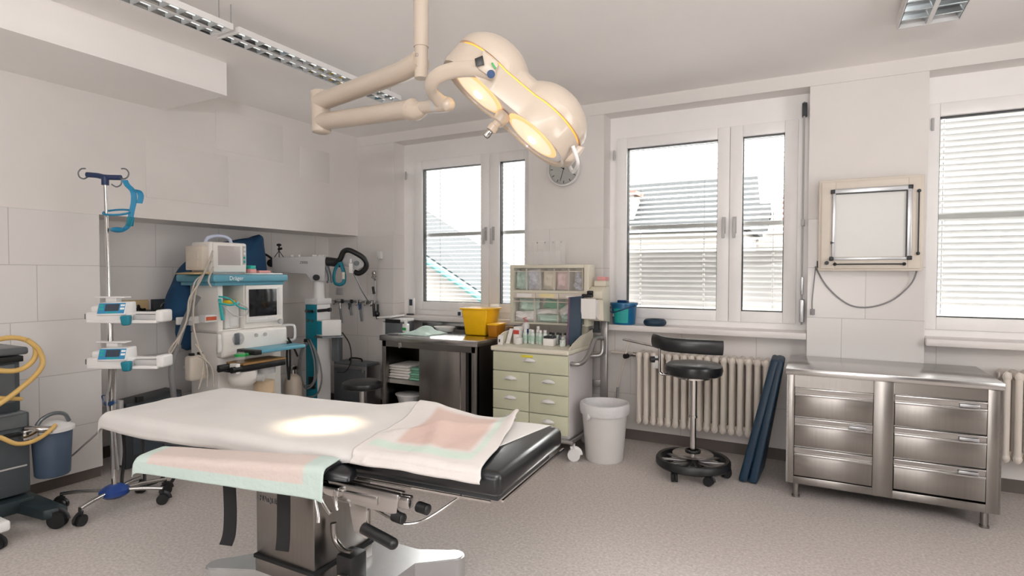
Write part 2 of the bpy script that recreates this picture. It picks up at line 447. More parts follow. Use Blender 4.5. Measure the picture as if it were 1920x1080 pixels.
# ------------------------------------------------------------------ windows
def ring(b, x0, x1, z0, z1, gx0, gx1, gz0, gz1, y0, y1, bev=.006):
    b.box(x0, gx0, y0, y1, z0, z1, bev).box(gx1, x1, y0, y1, z0, z1, bev)
    b.box(gx0, gx1, y0, y1, gz1, z1, bev).box(gx0, gx1, y0, y1, z0, gz0, bev)
    return b
GZ0, GZ1 = 1.19, 2.64
def make_window(n, x0, x1, sashes, label, slopes, handles=()):
    b = B()
    z0, z1 = 1.05, TOPW
    b.box(x0, sashes[0][0]-.085, .19, .27, z0+.06, z1-.2).box(sashes[-1][1]+.085, x1, .19, .27, z0+.06, z1-.2)
    for (ga, gb), (gc, gd) in zip(sashes, sashes[1:]): b.box(gb+.06, gc-.06, .195, .262, z0+.06, z1-.2)
    b.box(x0, x1, .19, .27, z1-.2, z1).box(x0, x1, .19, .27, z0, z0+.06)
    w = struct('window_%d' % n, b, PVC, label)
    for g0, g1 in sashes:
        s = part('sash', ring(B(), g0-.097, g1+.097, GZ0-.09, GZ1+.095, g0, g1, GZ0, GZ1, .17, .26), PVC, w)
        part('gasket', ring(B(), g0-.002, g1+.002, GZ0-.002, GZ1+.002, g0+.006, g1-.006, GZ0+.006, GZ1-.006, .2, .25, 0), GASKET, s, label='black rubber glazing seal')
        part('pane', B().box(g0, g1, .222, .228, GZ0, GZ1), GLASS, s, smooth=0)
    for hx in handles:
        h = B().box(hx-.016, hx+.016, .158, .171, 1.84, 1.98, .004)
        h.cyl((hx, .16, 1.945), (hx, .125, 1.945), .01, seg=12)
        h.box(hx-.012, hx+.012, .112, .132, 1.80, 1.96, .006)
        part('handle', h, MGREY, w, label='grey lever handle')
    for hx in (x0+.045,):
        part('hinge', B().cyl((hx, .162, 2.54), (hx, .162, 2.63), .009, seg=12).box(hx-.012, hx+.006, .16, .175, 2.55, 2.62), MGREY, w, label='grey hinge')
    # railing bar outside
    g = thing('guard_bar', 'grey horizontal guard bar outside the %s' % slopes[1], 'bar', ((x0+x1)/2, .285, 1.93))
    part('bar', B().box(x0+.02, x1-.02, .275, .3, 1.908, 1.945, .004), MWHITE, g)
    # outside slatted blind
    k = thing('venetian_blind', slopes[0], 'blind', ((x0+x1)/2, .35, GZ1+.1), group=None)
    b = B(); pitch = .0445; nslat = int((GZ1+.08-(GZ0-.06))/pitch)
    xs0, xs1 = x0+.03, x1-.03
    holes = slopes[3]
    for i in range(nslat):
        z = GZ0-.05+pitch*i
        th = slopes[2](z); w2 = .027
        c, s_ = math.cos(th), math.sin(th)
        prof = [(-w2, -.0025), (-.009, .0015), (.009, .0015), (w2, -.0025)]
        pr = [(.35+a*c-h*s_, z+a*s_+h*c) for a, h in prof]
        cuts = [xs0]
        for hx in holes: cuts += [hx-.009, hx+.009]
        cuts.append(xs1)
        for q in range(len(cuts)-1):
            for e in range(3):
                if q % 2 == 1 and e == 1: continue
                A, D = pr[e], pr[e+1]
                f = b.bm.faces.new([b.bm.verts.new((x, y, zz)) for x, y, zz in ((cuts[q], *A), (cuts[q+1], *A), (cuts[q+1], *D), (cuts[q], *D))])
    b._mark(0)
    bmesh.ops.remove_doubles(b.bm, verts=b.bm.verts, dist=.0004)
    part('slats', b, SLAT, k, smooth=60)
    for hx in holes: part('cord', B().cyl((hx, .35, GZ0-.06), (hx, .35, GZ1+.1), .0022, seg=6), CABLEGREY, k)
    part('head_rail', B().box(xs0, xs1, .31, .39, GZ1+.06, GZ1+.14), ALU, k)
    return w
make_window(1, .523, 2.17, [(.78, 1.535), (1.753, 2.045)], 'white two-sash window left of the clock',
            ('white slatted blind behind the left window, slats nearly level so a roof shows', 'left window', lambda z: R(9), (.9, 1.45, 1.83)), (1.60, 1.69))
make_window(2, 2.925, 4.565, [(3.087, 3.874), (4.071, 4.387)], 'white two-sash window between clock and film viewer',
            ('white slatted blind behind the middle window, open above and shut below', 'middle window', lambda z: R(27) if z > 1.84 else (-R(22) if z > 1.7 else -R(66)), (3.17, 3.74, 4.3)), (3.93, 4.015))
make_window(3, 5.31, 6.95, [(5.4, 6.86)], 'white window at the right edge with closed blind',
            ('white slatted blind fully shut behind the right-hand window', 'right-hand window', lambda z: -R(50), (5.45, 6.1, 6.8)), ())
for n, x0, x1 in ((2, .523, 2.17), (3, 2.925, 4.565), (4, 5.31, 6.95)):
    struct('trim_%d' % n, B().box(x0+.002, x1-.002, -.06, .2, 1.0, 1.05, .006), SILL, label='white window sill board')
# window operating gear on the right jamb of the middle window
g = thing('opening_gear', 'slim vertical window opening rod on the right jamb of the middle window', 'window gear', (4.525, .1, 1.08))
part('rod', B().cyl((4.525, .12, 1.1), (4.525, .12, 2.85), .007, seg=10), MGREY, g)
part('top_bracket', B().box(4.51, 4.545, .1, .17, 2.74, 2.84, .005), DGREY, g)
part('crank_housing', B().box(4.51, 4.545, .09, .17, 1.12, 1.3, .006).box(4.515, 4.54, .08, .1, 1.34, 1.48, .005), ALU, g)
part('guide_clip', B().box(4.513, 4.54, .1, .17, 1.88, 1.93, .004), MGREY, g)

# ------------------------------------------------------------------ outside
def bld(name, b, m, label, cat='building', loc=(0, 0, 0)):
    return tag(part(name, b, m, loc=loc, smooth=30), label, cat)
h = thing('neighbouring_house', 'pale house with slanted grey roof seen through the left window', 'building', (-1.5, 5, -6))
part('wall', B().hexa([(-6, 4.2, -6), (-.2, 4.2, -6), (-.2, 5.2, -6), (-6, 5.2, -6), (-6, 4.2, 3.95), (-.2, 4.2, .7), (-.2, 5.2, .7), (-6, 5.2, 3.95)]), PLASTER, h)
part('roof', B().hexa([(-6, 3.9, 4.06), (.2, 3.9, .53), (.2, 5.3, .95), (-6, 5.3, 4.5), (-6, 3.9, 4.18), (.2, 3.9, .65), (.2, 5.3, 1.07), (-6, 5.3, 4.62)]), ROOFGREY, h)
part('gutter', B().tube([(-6, 3.84, 4.09), (-3, 3.84, 2.38), (.2, 3.84, .56)], .07, sub=1), ROOFAQUA, h)
h = thing('gable_house', 'tall pale gable wall with sloping edge behind the slanted roof', 'building', (-4.6, 9, -6))
part('wall', B().prism([(-9, -6), (-1.65, -6), (-1.65, 2.6), (-2.75, 4.9), (-9, 4.9)], 8.5, 12, 'y'), PLASTER, h)
h = thing('far_house', 'distant house with grey roof and red-topped chimney seen through the left window', 'building', (-.5, 16, -6))
part('wall', B().box(-3, 2.5, 15, 19, -6, 3.0), PLASTER, h)
part('roof', B().prism([(14.6, 2.9), (19.4, 2.9), (17, 5.0)], -3.2, 2.7, 'x'), ROOFGREY, h)
ch = part('chimney', B().box(-2.1, -1.2, 15.2, 16, 3, 4.3), PLASTER, h)
part('chimney_cap', B().box(-2.2, -1.1, 15.1, 16.1, 4.3, 4.45), CHIMNEY, ch)
h = thing('roof_terrace', 'row of pale rooftops seen through the middle window', 'building', (4, 20, -6))
part('wall', B().box(2.5, 9.5, 20, 26, -6, 3.1), PLASTER, h)
part('roof', B().prism([(19.97, 3.08), (26.05, 3.08), (23, 4.3)], 2.8, 9.8, 'x'), ROOFBROWN, h)
for x, y, z, w in ((3.6, 20.8, 4.6, .3), (5.9, 21, 5.1, .55), (7.3, 21.5, 4.7, .3)):
    part('chimney', B().box(x-w, x+w, y, y+.7, 3.3, z), CHIMNEY, h)
h = thing('tower_house', 'distant grey house with several dormers seen through the middle window', 'building', (0, 18, -6))
part('wall', B().box(-3.4, 2.6, 20.6, 24.6, -6, 2.9), PLASTER, h)
part('roof', B().prism([(20.57, 2.88), (24.65, 2.88), (22.6, 4.6)], -3.6, 2.75, 'x'), ROOFGREY, h)
for x in (-2.4, -.9, .6): part('dormer', B().box(x-.4, x+.4, 20.4, 22, 3.0, 3.8).prism([(x-.55, 3.78), (x+.55, 3.78), (x, 4.25)], 20.3, 22.4, 'y'), PLASTER, h)
part('chimney', B().box(1.5, 2.1, 21.4, 22, 3.6, 5.2), CHIMNEY, h)
struct('terrain', B().box(-60, 60, .5, 90, -6.3, -6), ROOFGREY, smooth=0)

# ------------------------------------------------------------------ ceiling lights
def ceiling_light(x, y0, y1, zb, label, ztop, wires):
    y0, y1 = min(y0, y1), max(y0, y1)
    t = thing('fluorescent_light', label, 'ceiling light', (x, (y0+y1)/2, ztop), group=None)
    w = .19 if wires else .30
    hh = .022 if wires else .06
    b = B()
    b.box(x-w/2, x-w/2+.006, y0, y1, zb, zb+hh).box(x+w/2-.006, x+w/2, y0, y1, zb, zb+hh)
    b.box(x-w/2, x+w/2, y0, y1, zb+hh, zb+hh+.012).box(x-w/2+.006, x+w/2-.006, y0, y0+.012, zb, zb+hh).box(x-w/2+.006, x+w/2-.006, y1-.012, y1, zb, zb+hh)
    b.box(x-.012, x+.012, y0+.012, y1-.012, zb+.001, zb+hh)
    h = part('housing', b, MWHITE, t)
    lv = B()
    for sx in (-1, 1):
        cx = x+sx*(w/4+.002)
        hw = w/4-.011
        for q in (-1, 1):
            pts = [(cx+q*hw, zb+.002), (cx+q*hw*.85, zb+hh*.5), (cx+q*hw*.5, zb+hh*.9)]
            for i in range(2):
                (xa, za), (xb, zb2) = pts[i], pts[i+1]
                lv.bm.faces.new([lv.bm.verts.new(p) for p in ((xa, y0+.012, za), (xa, y1-.012, za), (xb, y1-.012, zb2), (xb, y0+.012, zb2))])
        n = int((y1-y0)/(.088 if wires else .12))
        for i in range(1, n):
            y = y0+(y1-y0)*i/n
            lv.hexa([(cx-hw, y-.006, zb+.002), (cx+hw, y-.006, zb+.002), (cx+hw, y+.006, zb+.002), (cx-hw, y+.006, zb+.002),
                     (cx-hw*.75, y-.022, zb+hh*.8), (cx+hw*.75, y-.022, zb+hh*.8), (cx+hw*.75, y+.022, zb+hh*.8), (cx-hw*.75, y+.022, zb+hh*.8)])
    lv._mark(0)
    part('louvre', lv, REFL, t, label='mirror finish louvre', normals=False)
    for sx in (-1, 1):
        part('tube', B().cyl((x+sx*w/4, y0+.03, zb+hh*.8), (x+sx*w/4, y1-.03, zb+hh*.8), .006, seg=10), TUBE, t)
    if wires:
        for y in (y0+.02, y1-.02): part('suspension_wire', B().cyl((x, y, zb+hh+.005), (x, y, H), .0025, seg=6), ALU, t)
    else:
        part('mount', B().box(x-w/2+.02, x+w/2-.02, y0+.02, y1-.02, zb+hh+.012, H), MWHITE, t)
    return t
ceiling_light(1.655, -2.805, -1.38, 2.85, 'suspended louvred lamp nearer the window, far half of the pair', 2.93, True)
ceiling_light(1.655, -4.25, -2.84, 2.85, 'suspended louvred lamp cut by the top edge, near half of the pair', 2.93, True)
ceiling_light(5.18, -2.25, -.86, 2.945, 'wide louvred ceiling lamp at the upper right of the room', 3.03, False)
# ------------------------------------------------------------------ operating light
ol = thing('operating_light', 'cream twin-lobed operating light on a jointed ceiling arm, switched on', 'surgical lamp', (3.045, -2.845, H))
b = B().cyl((3.045, -2.845, 2.52), (3.045, -2.845, H), .034, seg=32).cyl((3.045, -2.845, 3.0), (3.045, -2.845, H), .07, seg=32)
part('ceiling_pole', b, CREAM, ol)
P0 = Vector((3.045, -2.845, 2.44)); E1 = Vector((2.26, -2.697, 2.42)); E2 = Vector((2.268, -2.694, 2.315)); J = Vector((3.205, -2.912, 2.222))
b = B().cyl(P0-Vector((0, 0, .06)), P0+Vector((0, 0, .1)), .03, seg=28)
d = (E1-P0).normalized()
b.tube([P0+Vector((0, 0, .02)), P0+d*.09+Vector((0, 0, .005)), P0+d*.2, E1], .053, seg=20, sub=4, flat=.85, up=(0, 0, 1))
jb = part('upper_arm', b, CREAM, ol)
text('lettering', 'O', .022, P0+Vector((.0, -.0312, .035)), frame_rot((.95, .3, 0), (0, 0, 1)), INKGREY, ol)
part('elbow', B().cyl(E2-Vector((0, 0, .055)), E1+Vector((0, 0, .055)), .05, seg=28).sph(E2-Vector((0, 0, .05)), .05, (1, 1, .35)), CREAM, ol)
d2 = (J-E2).normalized()
b = B().tube([E2, E2+d2*.12, E2+d2*.5, E2+d2*.78], .05, seg=20, sub=4, flat=.9, up=(0, 0, 1), taper=.92)
b.tube([E2+d2*.76, E2+d2*.8-Vector((0, 0, .012)), E2+d2*.84], .05, seg=18, sub=3, taper=.6)
b.tube([E2+d2*.8, J-d2*.03], .027, seg=18, sub=1)
part('spring_arm', b, CREAM, ol)
part('joint_ring', B().cyl(J-d2*.045, J-d2*.02, .0285, seg=20), MGREY, ol)
b = B().tube([J-d2*.02, J+d2*.035], .031, seg=18, sub=1).sph(J+d2*.035, .032)
b.tube([tuple(J+d2*.03), (3.216, -2.953, 2.235), (3.217, -3.008, 2.266), (3.264, -3.039, 2.293), (3.340, -3.044, 2.305), (3.436, -3.038, 2.299), (3.515, -3.008, 2.283)], .031, seg=16, sub=8, flat=.55, up=(0, 1, .3))
part('yoke', b, CREAM, ol)
# lamp head: own frame, a along the two lobes, n down the beam
a_ = Vector((.676+.0089, .3602-.0135, .0018-.6428)).normalized()
n_ = Vector((-.531, -.363, -.766)).normalized()
n_ = (n_-a_*n_.dot(a_)).normalized()
w_ = n_.cross(a_).normalized()
O_ = Vector((3.464, -2.834, 2.163))
HM = Matrix.Translation(O_) @ Matrix((a_, w_, -n_)).transposed().to_4x4()      # local z points up away from the beam
LR, LC = .176, .156
def lobe_out(th):
    """outline radius of two joined discs"""
    c, s = math.cos(th), math.sin(th)
    r = abs(c)*LC+math.sqrt(max(LR*LR-(LC*s)**2, 0)) if LR > LC*abs(s) else 0
    return max(r, .158/abs(s) if abs(s) > .7 else r)
NSEG = 96
def head_ring(b, sc, z, dz=None):
    out = []
    for k in range(NSEG):
        th = 2*PI*k/NSEG; r = lobe_out(th)*sc
        x, y = r*math.cos(th), r*math.sin(th)
        out.append(b.bm.verts.new(HM @ Vector((x, y, z if dz is None else dz(x, y)))))
    return out
def bridge(b, A, Q):
    for k in range(NSEG): b.bm.faces.new((A[k], A[(k+1) % NSEG], Q[(k+1) % NSEG], Q[k]))
b = B()
r0 = head_ring(b, .93, .004); r1 = head_ring(b, .985, 0); r2 = head_ring(b, 1.0, .02); r3 = head_ring(b, 1.0, .092); r4 = head_ring(b, .96, .1)
rin = head_ring(b, .9, .03)
bridge(b, rin, r0); bridge(b, r0, r1); bridge(b, r1, r2); bridge(b, r2, r3); bridge(b, r3, r4)
b._mark(0)
rim = part('lamp_rim', b, CREAM, ol, smooth=50)
def dome(x, y):
    h = 0
    v = []
    for s in (-1, 1):
        q = 1-((x-s*LC)**2+y*y)/(LR*1.02)**2
        v.append(max(q, 0)**.55*.138)
    mid = max(0, 1-(y/.135)**2-(x/.3)**2)**.5*.088
    m = max(v+[mid]); return .108+m
b = B(); prev = None
for i in range(0, 21):
    sc = math.cos(i/20*PI/2)**.8 if i < 20 else 0.0
    sc = max(sc, .004)
    rr = head_ring(b, sc*1.0, 0, dome if i > 0 else (lambda x, y: .106))
    if prev: bridge(b, prev, rr)
    else: first = rr
    prev = rr
b.bm.faces.new(prev)
lip = head_ring(b, .96, .104); bridge(b, lip, first)
b._mark(0)
part('lamp_shell', b, CREAM, ol, smooth=60)
b = B(); q0 = head_ring(b, .965, .096); q1 = head_ring(b, .965, .108); bridge(b, q0, q1); b._mark(0)
part('light_slit', b, LAMPSLIT, ol, label='glowing orange gap round the lamp head')
b = B(); q0 = head_ring(b, .915, .012); c0 = head_ring(b, .02, .016); bridge(b, q0, c0); b._mark(0)
part('face_plate', b, MWHITE, ol)
for s in (-1, 1):
    rf = part('reflector', B().lathe([(.108, .0), (.05, -.003), (0, -.004)], (s*.148, 0, .005), 40).xf(HM), LAMPGLASS, ol, label='glowing warm round lamp glass')
    part('reflector_ring', B().lathe([(.13, .008), (.126, .003), (.108, .0)], (s*.148, 0, .005), 40).xf(HM), LAMPRING, rf)
    part('bulb', B().sph((s*.148+.01, 0, -.002), .022, (1, 1, .5)).xf(HM), LAMPBULB, rf)
part('rim_catch', B().hexa([HM @ Vector(p) for p in ((LC+LR-.01, -.06, .0), (LC+LR+.018, -.045, .03), (LC+LR+.018, .045, .03), (LC+LR-.01, .06, .0),
      (LC+LR-.01, -.06, .09), (LC+LR+.02, -.045, .11), (LC+LR+.02, .045, .11), (LC+LR-.01, .06, .09))], .008), CREAM, ol)
part('rail_loop', B().tube([HM @ Vector(p) for p in ((LC+LR-.02, .1, .06), (LC+LR+.035, .08, .03), (LC+LR+.045, .0, .02), (LC+LR+.035, -.08, .03), (LC+LR-.02, -.1, .06))], .008, seg=8), MWHITE, ol)
b = B().xf(Matrix())
b.lathe([(.03, .01), (.033, -.01), (.026, -.035), (.017, -.04), (.0165, -.058), (.021, -.06), (.02, -.085), (.012, -.088), (0, -.088)], (0, 0, 0), 24).xf(HM)
hd = part('handle', b, CREAM, ol)
part('handle_tip', B().lathe([(.0, -.118), (.013, -.118), (.0155, -.11), (.0145, -.09), (0, -.09)], (0, 0, 0), 20).xf(HM), CHROME, hd, label='metal handle tip')
# control block where the yoke meets the head, with its marks
cp = [Vector(p) for p in ((3.490, -3.047, 2.363), (3.548, -3.018, 2.310), (3.528, -3.031, 2.244), (3.469, -3.060, 2.289), (3.440, -2.965, 2.400), (3.502, -2.934, 2.344), (3.480, -2.947, 2.276), (3.419, -2.979, 2.323))]
part('control_block', B().hexa(cp, .012), CREAM, ol)
CF = frame_rot((0.883, 0.470, 0.002), (-0.014, 0.021, 1.000))
def on_block(px, d): return Vector(px)
blk = part('switch_panel', B().hexa([(3.467, -3.069, 2.323), (3.494, -3.054, 2.336), (3.500, -3.052, 2.299), (3.471, -3.067, 2.293), (3.459, -3.057, 2.328), (3.486, -3.042, 2.341), (3.492, -3.040, 2.304), (3.463, -3.055, 2.298)], .002), BLACK, ol, label='black square switch panel')
part('status_mark', B().hexa([(3.524, -3.041, 2.306), (3.529, -3.038, 2.308), (3.542, -3.032, 2.286), (3.537, -3.035, 2.282), (3.516, -3.027, 2.312), (3.521, -3.024, 2.314), (3.534, -3.018, 2.292), (3.529, -3.021, 2.287)], .001), GREEN, ol, label='green mark')
part('knob', B().cyl((3.529, -3.051, 2.260), (3.514, -3.026, 2.270), .0155, seg=24), NAVY, ol, label='blue round knob')

# ------------------------------------------------------------------ wall clock
ck = thing('wall_clock', 'round white wall clock with black hour marks beside the left window', 'clock', (2.55, 0, 2.465))
cx, cz = 2.55, 2.468; rc = .158
YC = Matrix.Translation((cx, 0, cz)) @ Matrix.Rotation(R(90), 4, 'X')    # local z -> -y
part('case', B().lathe([(0, 0.001), (rc, .001), (rc+.004, .02), (rc, .036), (rc-.012, .038), (rc-.016, .032), (rc-.016, .026), (0, .026)], (0, 0, 0), 56).xf(YC), MWHITE, ck)
part('dial', B().cyl((cx, -.026, cz), (cx, -.028, cz), rc-.016, seg=56), PAPERWHITE, ck)
b = B()
for i in range(60):
    an = PI/2-i*2*PI/60; l, w = (.026, .0032) if i % 5 == 0 else (.007, .001)
    M = Matrix.Translation((cx, 0, cz)) @ Matrix.Rotation(-an+PI/2, 4, 'Y')
    b.box(-w, w, -.0292, -.0275, rc-.022-l, rc-.022, M=M)
part('hour_marks', b, INK, ck)
def hand(deg, l, back, w, y, m=INK):
    M = Matrix.Translation((cx, 0, cz)) @ Matrix.Rotation(R(deg), 4, 'Y')
    return part('clock_hand', B().hexa([(-w, y, -back), (w, y, -back), (w, y-.001, -back), (-w, y-.001, -back), (-w*.6, y, l), (w*.6, y, l), (w*.6, y-.001, l), (-w*.6, y-.001, l)]).xf(M), m, ck)
hand(197, .115, .075, .0032, -.031); hand(-62, .03, .01, .004, -.033)
part('clock_pin', B().cyl((cx, -.028, cz), (cx, -.036, cz), .006, seg=16), INK, ck)
part('cover_glass', B().cyl((cx, -.0375, cz), (cx, -.0385, cz), rc-.014, seg=56), GLASS, ck)

# ------------------------------------------------------------------ film viewer
fv = thing('film_viewer', 'cream wall-mounted x-ray film viewer with square white screen', 'light box', (4.955, 0, 1.857))
X0, X1, Z0, Z1 = 4.636, 5.276, 1.524, 2.19
part('case', B().box(X0, X1, -.13, -.001, Z0, Z1, .006), BEIGE, fv)
b = B(); ring(b, X0+.018, X1-.018, Z0+.018, Z1-.018, 4.745, 5.185, 1.625, 2.095, -.142, -.12, .003)
part('front_panel', b, BEIGE, fv)
part('screen', B().box(4.72, 5.205, -.137, -.125, 1.60, 2.12), OPAL, fv)
b = B().box(4.73, 5.2, -.158, -.138, 2.086, 2.118, .003)
b.box(4.722, 4.745, -.155, -.138, 1.62, 2.1, .003).box(5.178, 5.205, -.155, -.138, 1.61, 2.09, .003).box(4.73, 5.19, -.152, -.138, 1.603, 1.622, .003)
part('film_rail', b, ALU, fv, label='silver film rails')
part('rail_edge_strip', B().box(4.74, 5.18, -.15, -.138, 2.08, 2.0865).box(5.172, 5.178, -.15, -.138, 1.62, 2.08), BLACK, fv)  # black strips along the inner edges of two film rails
for x, z in ((4.725, 2.1), (5.195, 2.106), (4.722, 1.612), (5.195, 1.615)):
    part('corner_clip', B().box(x-.014, x+.014, -.163, -.138, z-.014, z+.014, .003), BLACK, fv)
part('film_clip', B().prism([(4.714, 1.72), (4.742, 1.729), (4.714, 1.74)], -.158, -.14, 'y'), BLACK, fv)
part('slide_control', B().cyl((4.745, -.155, 1.573), (5.165, -.155, 1.573), .0045, seg=10).sph((4.745, -.155, 1.573), .012).sph((5.165, -.155, 1.573), .012).cyl((4.745, -.155, 1.573), (4.745, -.14, 1.573), .005).cyl((5.165, -.155, 1.573), (5.165, -.14, 1.573), .005), BLACK, fv)
part('slide_control', B().cyl((5.243, -.155, 1.645), (5.243, -.155, 2.075), .0045, seg=10).sph((5.243, -.155, 1.645), .012).sph((5.243, -.155, 2.075), .012).cyl((5.243, -.155, 1.645), (5.243, -.14, 1.645), .005).cyl((5.243, -.155, 2.075), (5.243, -.14, 2.075), .005), DGREY, fv)
part('knob', B().cyl((4.693, -.14, 1.583), (4.693, -.165, 1.583), .014, seg=20), BLACK, fv)
part('side_switch', B().box(4.628, 4.637, -.08, -.03, 1.55, 1.6, .002), BLACK, fv)
cb = B().tube([(5.25, -.06, 1.525), (5.22, -.02, 1.43), (5.12, -.012, 1.32), (5.0, -.01, 1.265), (4.88, -.01, 1.262), (4.78, -.01, 1.32), (4.69, -.01, 1.42), (4.63, -.012, 1.53), (4.617, -.012, 1.56)], .0055, seg=8)
part('power_cable', cb, CABLEGREY, fv)
cb = B().tube([(4.62, -.02, 1.56), (4.612, -.012, 1.45), (4.6, -.01, 1.3), (4.602, -.012, 1.22)], .004, seg=8).box(4.588, 4.62, -.03, -.004, 1.19, 1.235, .004)
part('switch_cable', cb, CABLEGREY, fv)

# ------------------------------------------------------------------ steel drawer cabinet
sc = thing('steel_drawer_cabinet', 'stainless steel cabinet with six drawers under the film viewer', 'cabinet', (5.03, -.37, 0))
CX0, CX1, CY0, CY1, CT = 4.465, 5.59, -.72, -.03, .875
part('worktop', B().box(CX0-.008, CX1+.008, CY0-.012, CY1, CT-.042, CT, .004), STEELTOP, sc)
b = B().box(CX0, CX0+.012, CY0, CY1, .11, CT-.04).box(CX1-.012, CX1, CY0, CY1, .11, CT-.04).box(CX0, CX1, CY1-.012, CY1, .11, CT-.04)
b.box(CX0, CX1, CY0+.01, CY1, .11, .125).box(CX0+.012, CX1-.012, CY0+.3, CY0+.31, .12, CT-.04)
for x0, x1 in ((CX0, 4.512), (4.957, 5.066), (5.522, CX1)): b.box(x0, x1, CY0, CY0+.03, .105, CT-.04, .003)
b.box(4.51, 4.96, CY0+.002, CY0+.03, .105, .155, .003).box(5.064, 5.525, CY0+.002, CY0+.03, .105, .155, .003)
b.box(4.51, 4.96, CY0+.004, CY0+.03, .756, .834).box(5.064, 5.525, CY0+.004, CY0+.03, .763, .834)
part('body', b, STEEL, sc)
for x in (4.525, 5.53):
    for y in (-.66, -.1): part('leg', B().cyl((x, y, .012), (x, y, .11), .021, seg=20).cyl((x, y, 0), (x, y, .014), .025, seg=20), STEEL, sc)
for col, (x0, x1) in enumerate(((4.514, 4.955), (5.069, 5.52))):
    for k in range(3):
        zt = (.754 if col == 0 else .76)-k*.1985
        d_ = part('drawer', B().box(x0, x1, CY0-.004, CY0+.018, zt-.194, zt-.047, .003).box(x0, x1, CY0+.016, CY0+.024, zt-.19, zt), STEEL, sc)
        h_ = B().box(x0, x1, CY0-.014, CY0+.02, zt-.014, zt-.004, .003).box(x0, x1, CY0-.012, CY0-.002, zt-.058, zt-.046, .002)
        h_.hexa([(x0, CY0+.004, zt-.05), (x1, CY0+.004, zt-.05), (x1, CY0+.018, zt-.05), (x0, CY0+.018, zt-.05), (x0, CY0-.002, zt-.012), (x1, CY0-.002, zt-.012), (x1, CY0+.018, zt-.012), (x0, CY0+.018, zt-.012)])
        part('handle', h_, STEELTOP, d_)
        if col == 1 or k == 1: part('label_holder', B().box(x1-.13, x1-.035, CY0-.0145, CY0-.003, zt-.042, zt-.024, .002), ALU, d_)

# ------------------------------------------------------------------ radiators
def radiator(x0, n, pitch, zb, zt, label, extra):
    t = thing('radiator', label, 'radiator', (x0, 0, 0))
    b = B()
    for i in range(n):
        x = x0+pitch*(i+.5)
        for y in (-.075, 0, .075):
            b.tube([(x, y, zb+.03), (x, y, (zb+zt)/2), (x, y, zt-.03)], .021, seg=10, sub=1, flat=1.05, up=(1, 0, 0))
        for z in (zb+.035, zt-.035):
            b.tube([(x, -.085, z), (x, .085, z)], .034, seg=10, sub=1, flat=.75, up=(1, 0, 0))
            b.sph((x, -.078, z), .034, (.74, .6, 1.0), seg=10)
    for z in (zb+.04, zt-.04): b.cyl((x0, 0, z), (x0+n*pitch, 0, z), .025, seg=12)
    part('sections', b, RADIATOR, t, smooth=60)
    for k in (2, n-3):
        part('wall_bracket', B().box(x0+pitch*(k+.35), x0+pitch*(k+.65), .05, .13, zb+.02, zb+.06, .004), RADIATOR, t)
    if extra:
        part('heat_meter', B().box(x0+.52, x0+.56, -.122, -.1, zt-.2, zt-.07, .004), MWHITE, t, label='small white heat meter')
        part('scale_strip', B().box(x0+.16, x0+.215, -.118, -.108, zt-.13, zt-.02, .003), MWHITE, t)
    return t
rd = radiator(3.25, 17, .063, .2, .83, 'cream cast-iron radiator under the middle window', True)
part('pipe', B().tube([(2.99, .06, .79), (3.1, .06, .79), (3.19, .04, .79), (3.26, .0, .79)], .012, seg=12), RADIATOR, rd)
part('valve', B().cyl((3.175, -.08, .785), (3.215, .03, .79), .014, seg=14).cyl((3.205, .0, .79), (3.25, .0, .79), .02, seg=14), CHROME, rd)
part('valve_knob', B().cyl((3.165, -.105, .783), (3.178, -.07, .785), .022, seg=18), BLACK, rd)
radiator(5.72, 16, .063, .25, .86, 'cream cast-iron radiator behind the right end of the steel cabinet', False)

# window crank pole lying behind the stool
t = thing('crank_pole', 'thin pale pole with chrome crossbar leaning under the middle window sill', 'pole', (3.07, -.06, 0))
part('crossbar', B().cyl((3.145, -.1, .931), (3.66, -.12, .852), .0105, seg=14), CHROME, t)
part('shaft', B().cyl((3.195, -.1, .915), (3.078, -.06, .46), .0065, seg=10), BEIGE, t)
part('grip', B().cyl((3.09, -.064, .5), (3.05, -.05, .0), .011, seg=12), INKGREY, t)
# ------------------------------------------------------------------ operating table
ot = thing('operating_table', 'large operating table with black mattress on a stainless column in the middle', 'operating table', (2.565, -2.98, 0), R(4.2))
TZ = .80; TL, TWd = 1.09, .345
# base with four round feet
def base_poly(z0, z1, g=0.0):
    x0, x1, y0, y1 = 2.15, 3.08, -3.24, -2.64
    P = []
    def arc(cx, cy, a0, a1, r=.055):
        for i in range(9):
            a = R(a0+(a1-a0)*i/8); P.append((cx+(r-g)*math.cos(a), cy+(r-g)*math.sin(a)))
    arc(x1, y1, -60, 140); P.extend([(2.9, -2.68), (2.35, -2.68)])
    arc(x0, y1, 40, 240); P.extend([(2.24, -2.8), (2.24, -3.06)])
    arc(x0, y0, 120, 320); P.extend([(2.35, -3.2), (2.9, -3.2)])
    arc(x1, y0, 220, 420); P.extend([(2.97, -3.06), (2.97, -2.8)])
    return P
b = B().prism(base_poly(0, 0), .015, .118).prism(base_poly(0, 0, .008), .118, .124)
part('base', b, mat('base_satin_steel', '#cfcfd0', .3, .75, var=.03), ot, smooth=30)
b = B().box(2.355, 2.735, -3.2, -2.83, .11, .185, .006).box(2.36, 2.73, -3.195, -2.835, .2, .6, .006)
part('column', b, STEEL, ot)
part('seal_band', B().box(2.35, 2.74, -3.205, -2.825, .184, .202, .003), RUBBER, ot, label='black rubber band round the column')
tx = text('lettering', 'MAQUET', .036, (2.455, -3.1965, .465), ROT_FRONT, INKGREY, ot)
b = B().hexa([(2.42, -3.14, .56), (2.7, -3.14, .56), (2.7, -2.86, .56), (2.42, -2.86, .56), (2.3, -3.27, .665), (2.86, -3.24, .665), (2.84, -2.72, .665), (2.28, -2.75, .665)], .006)
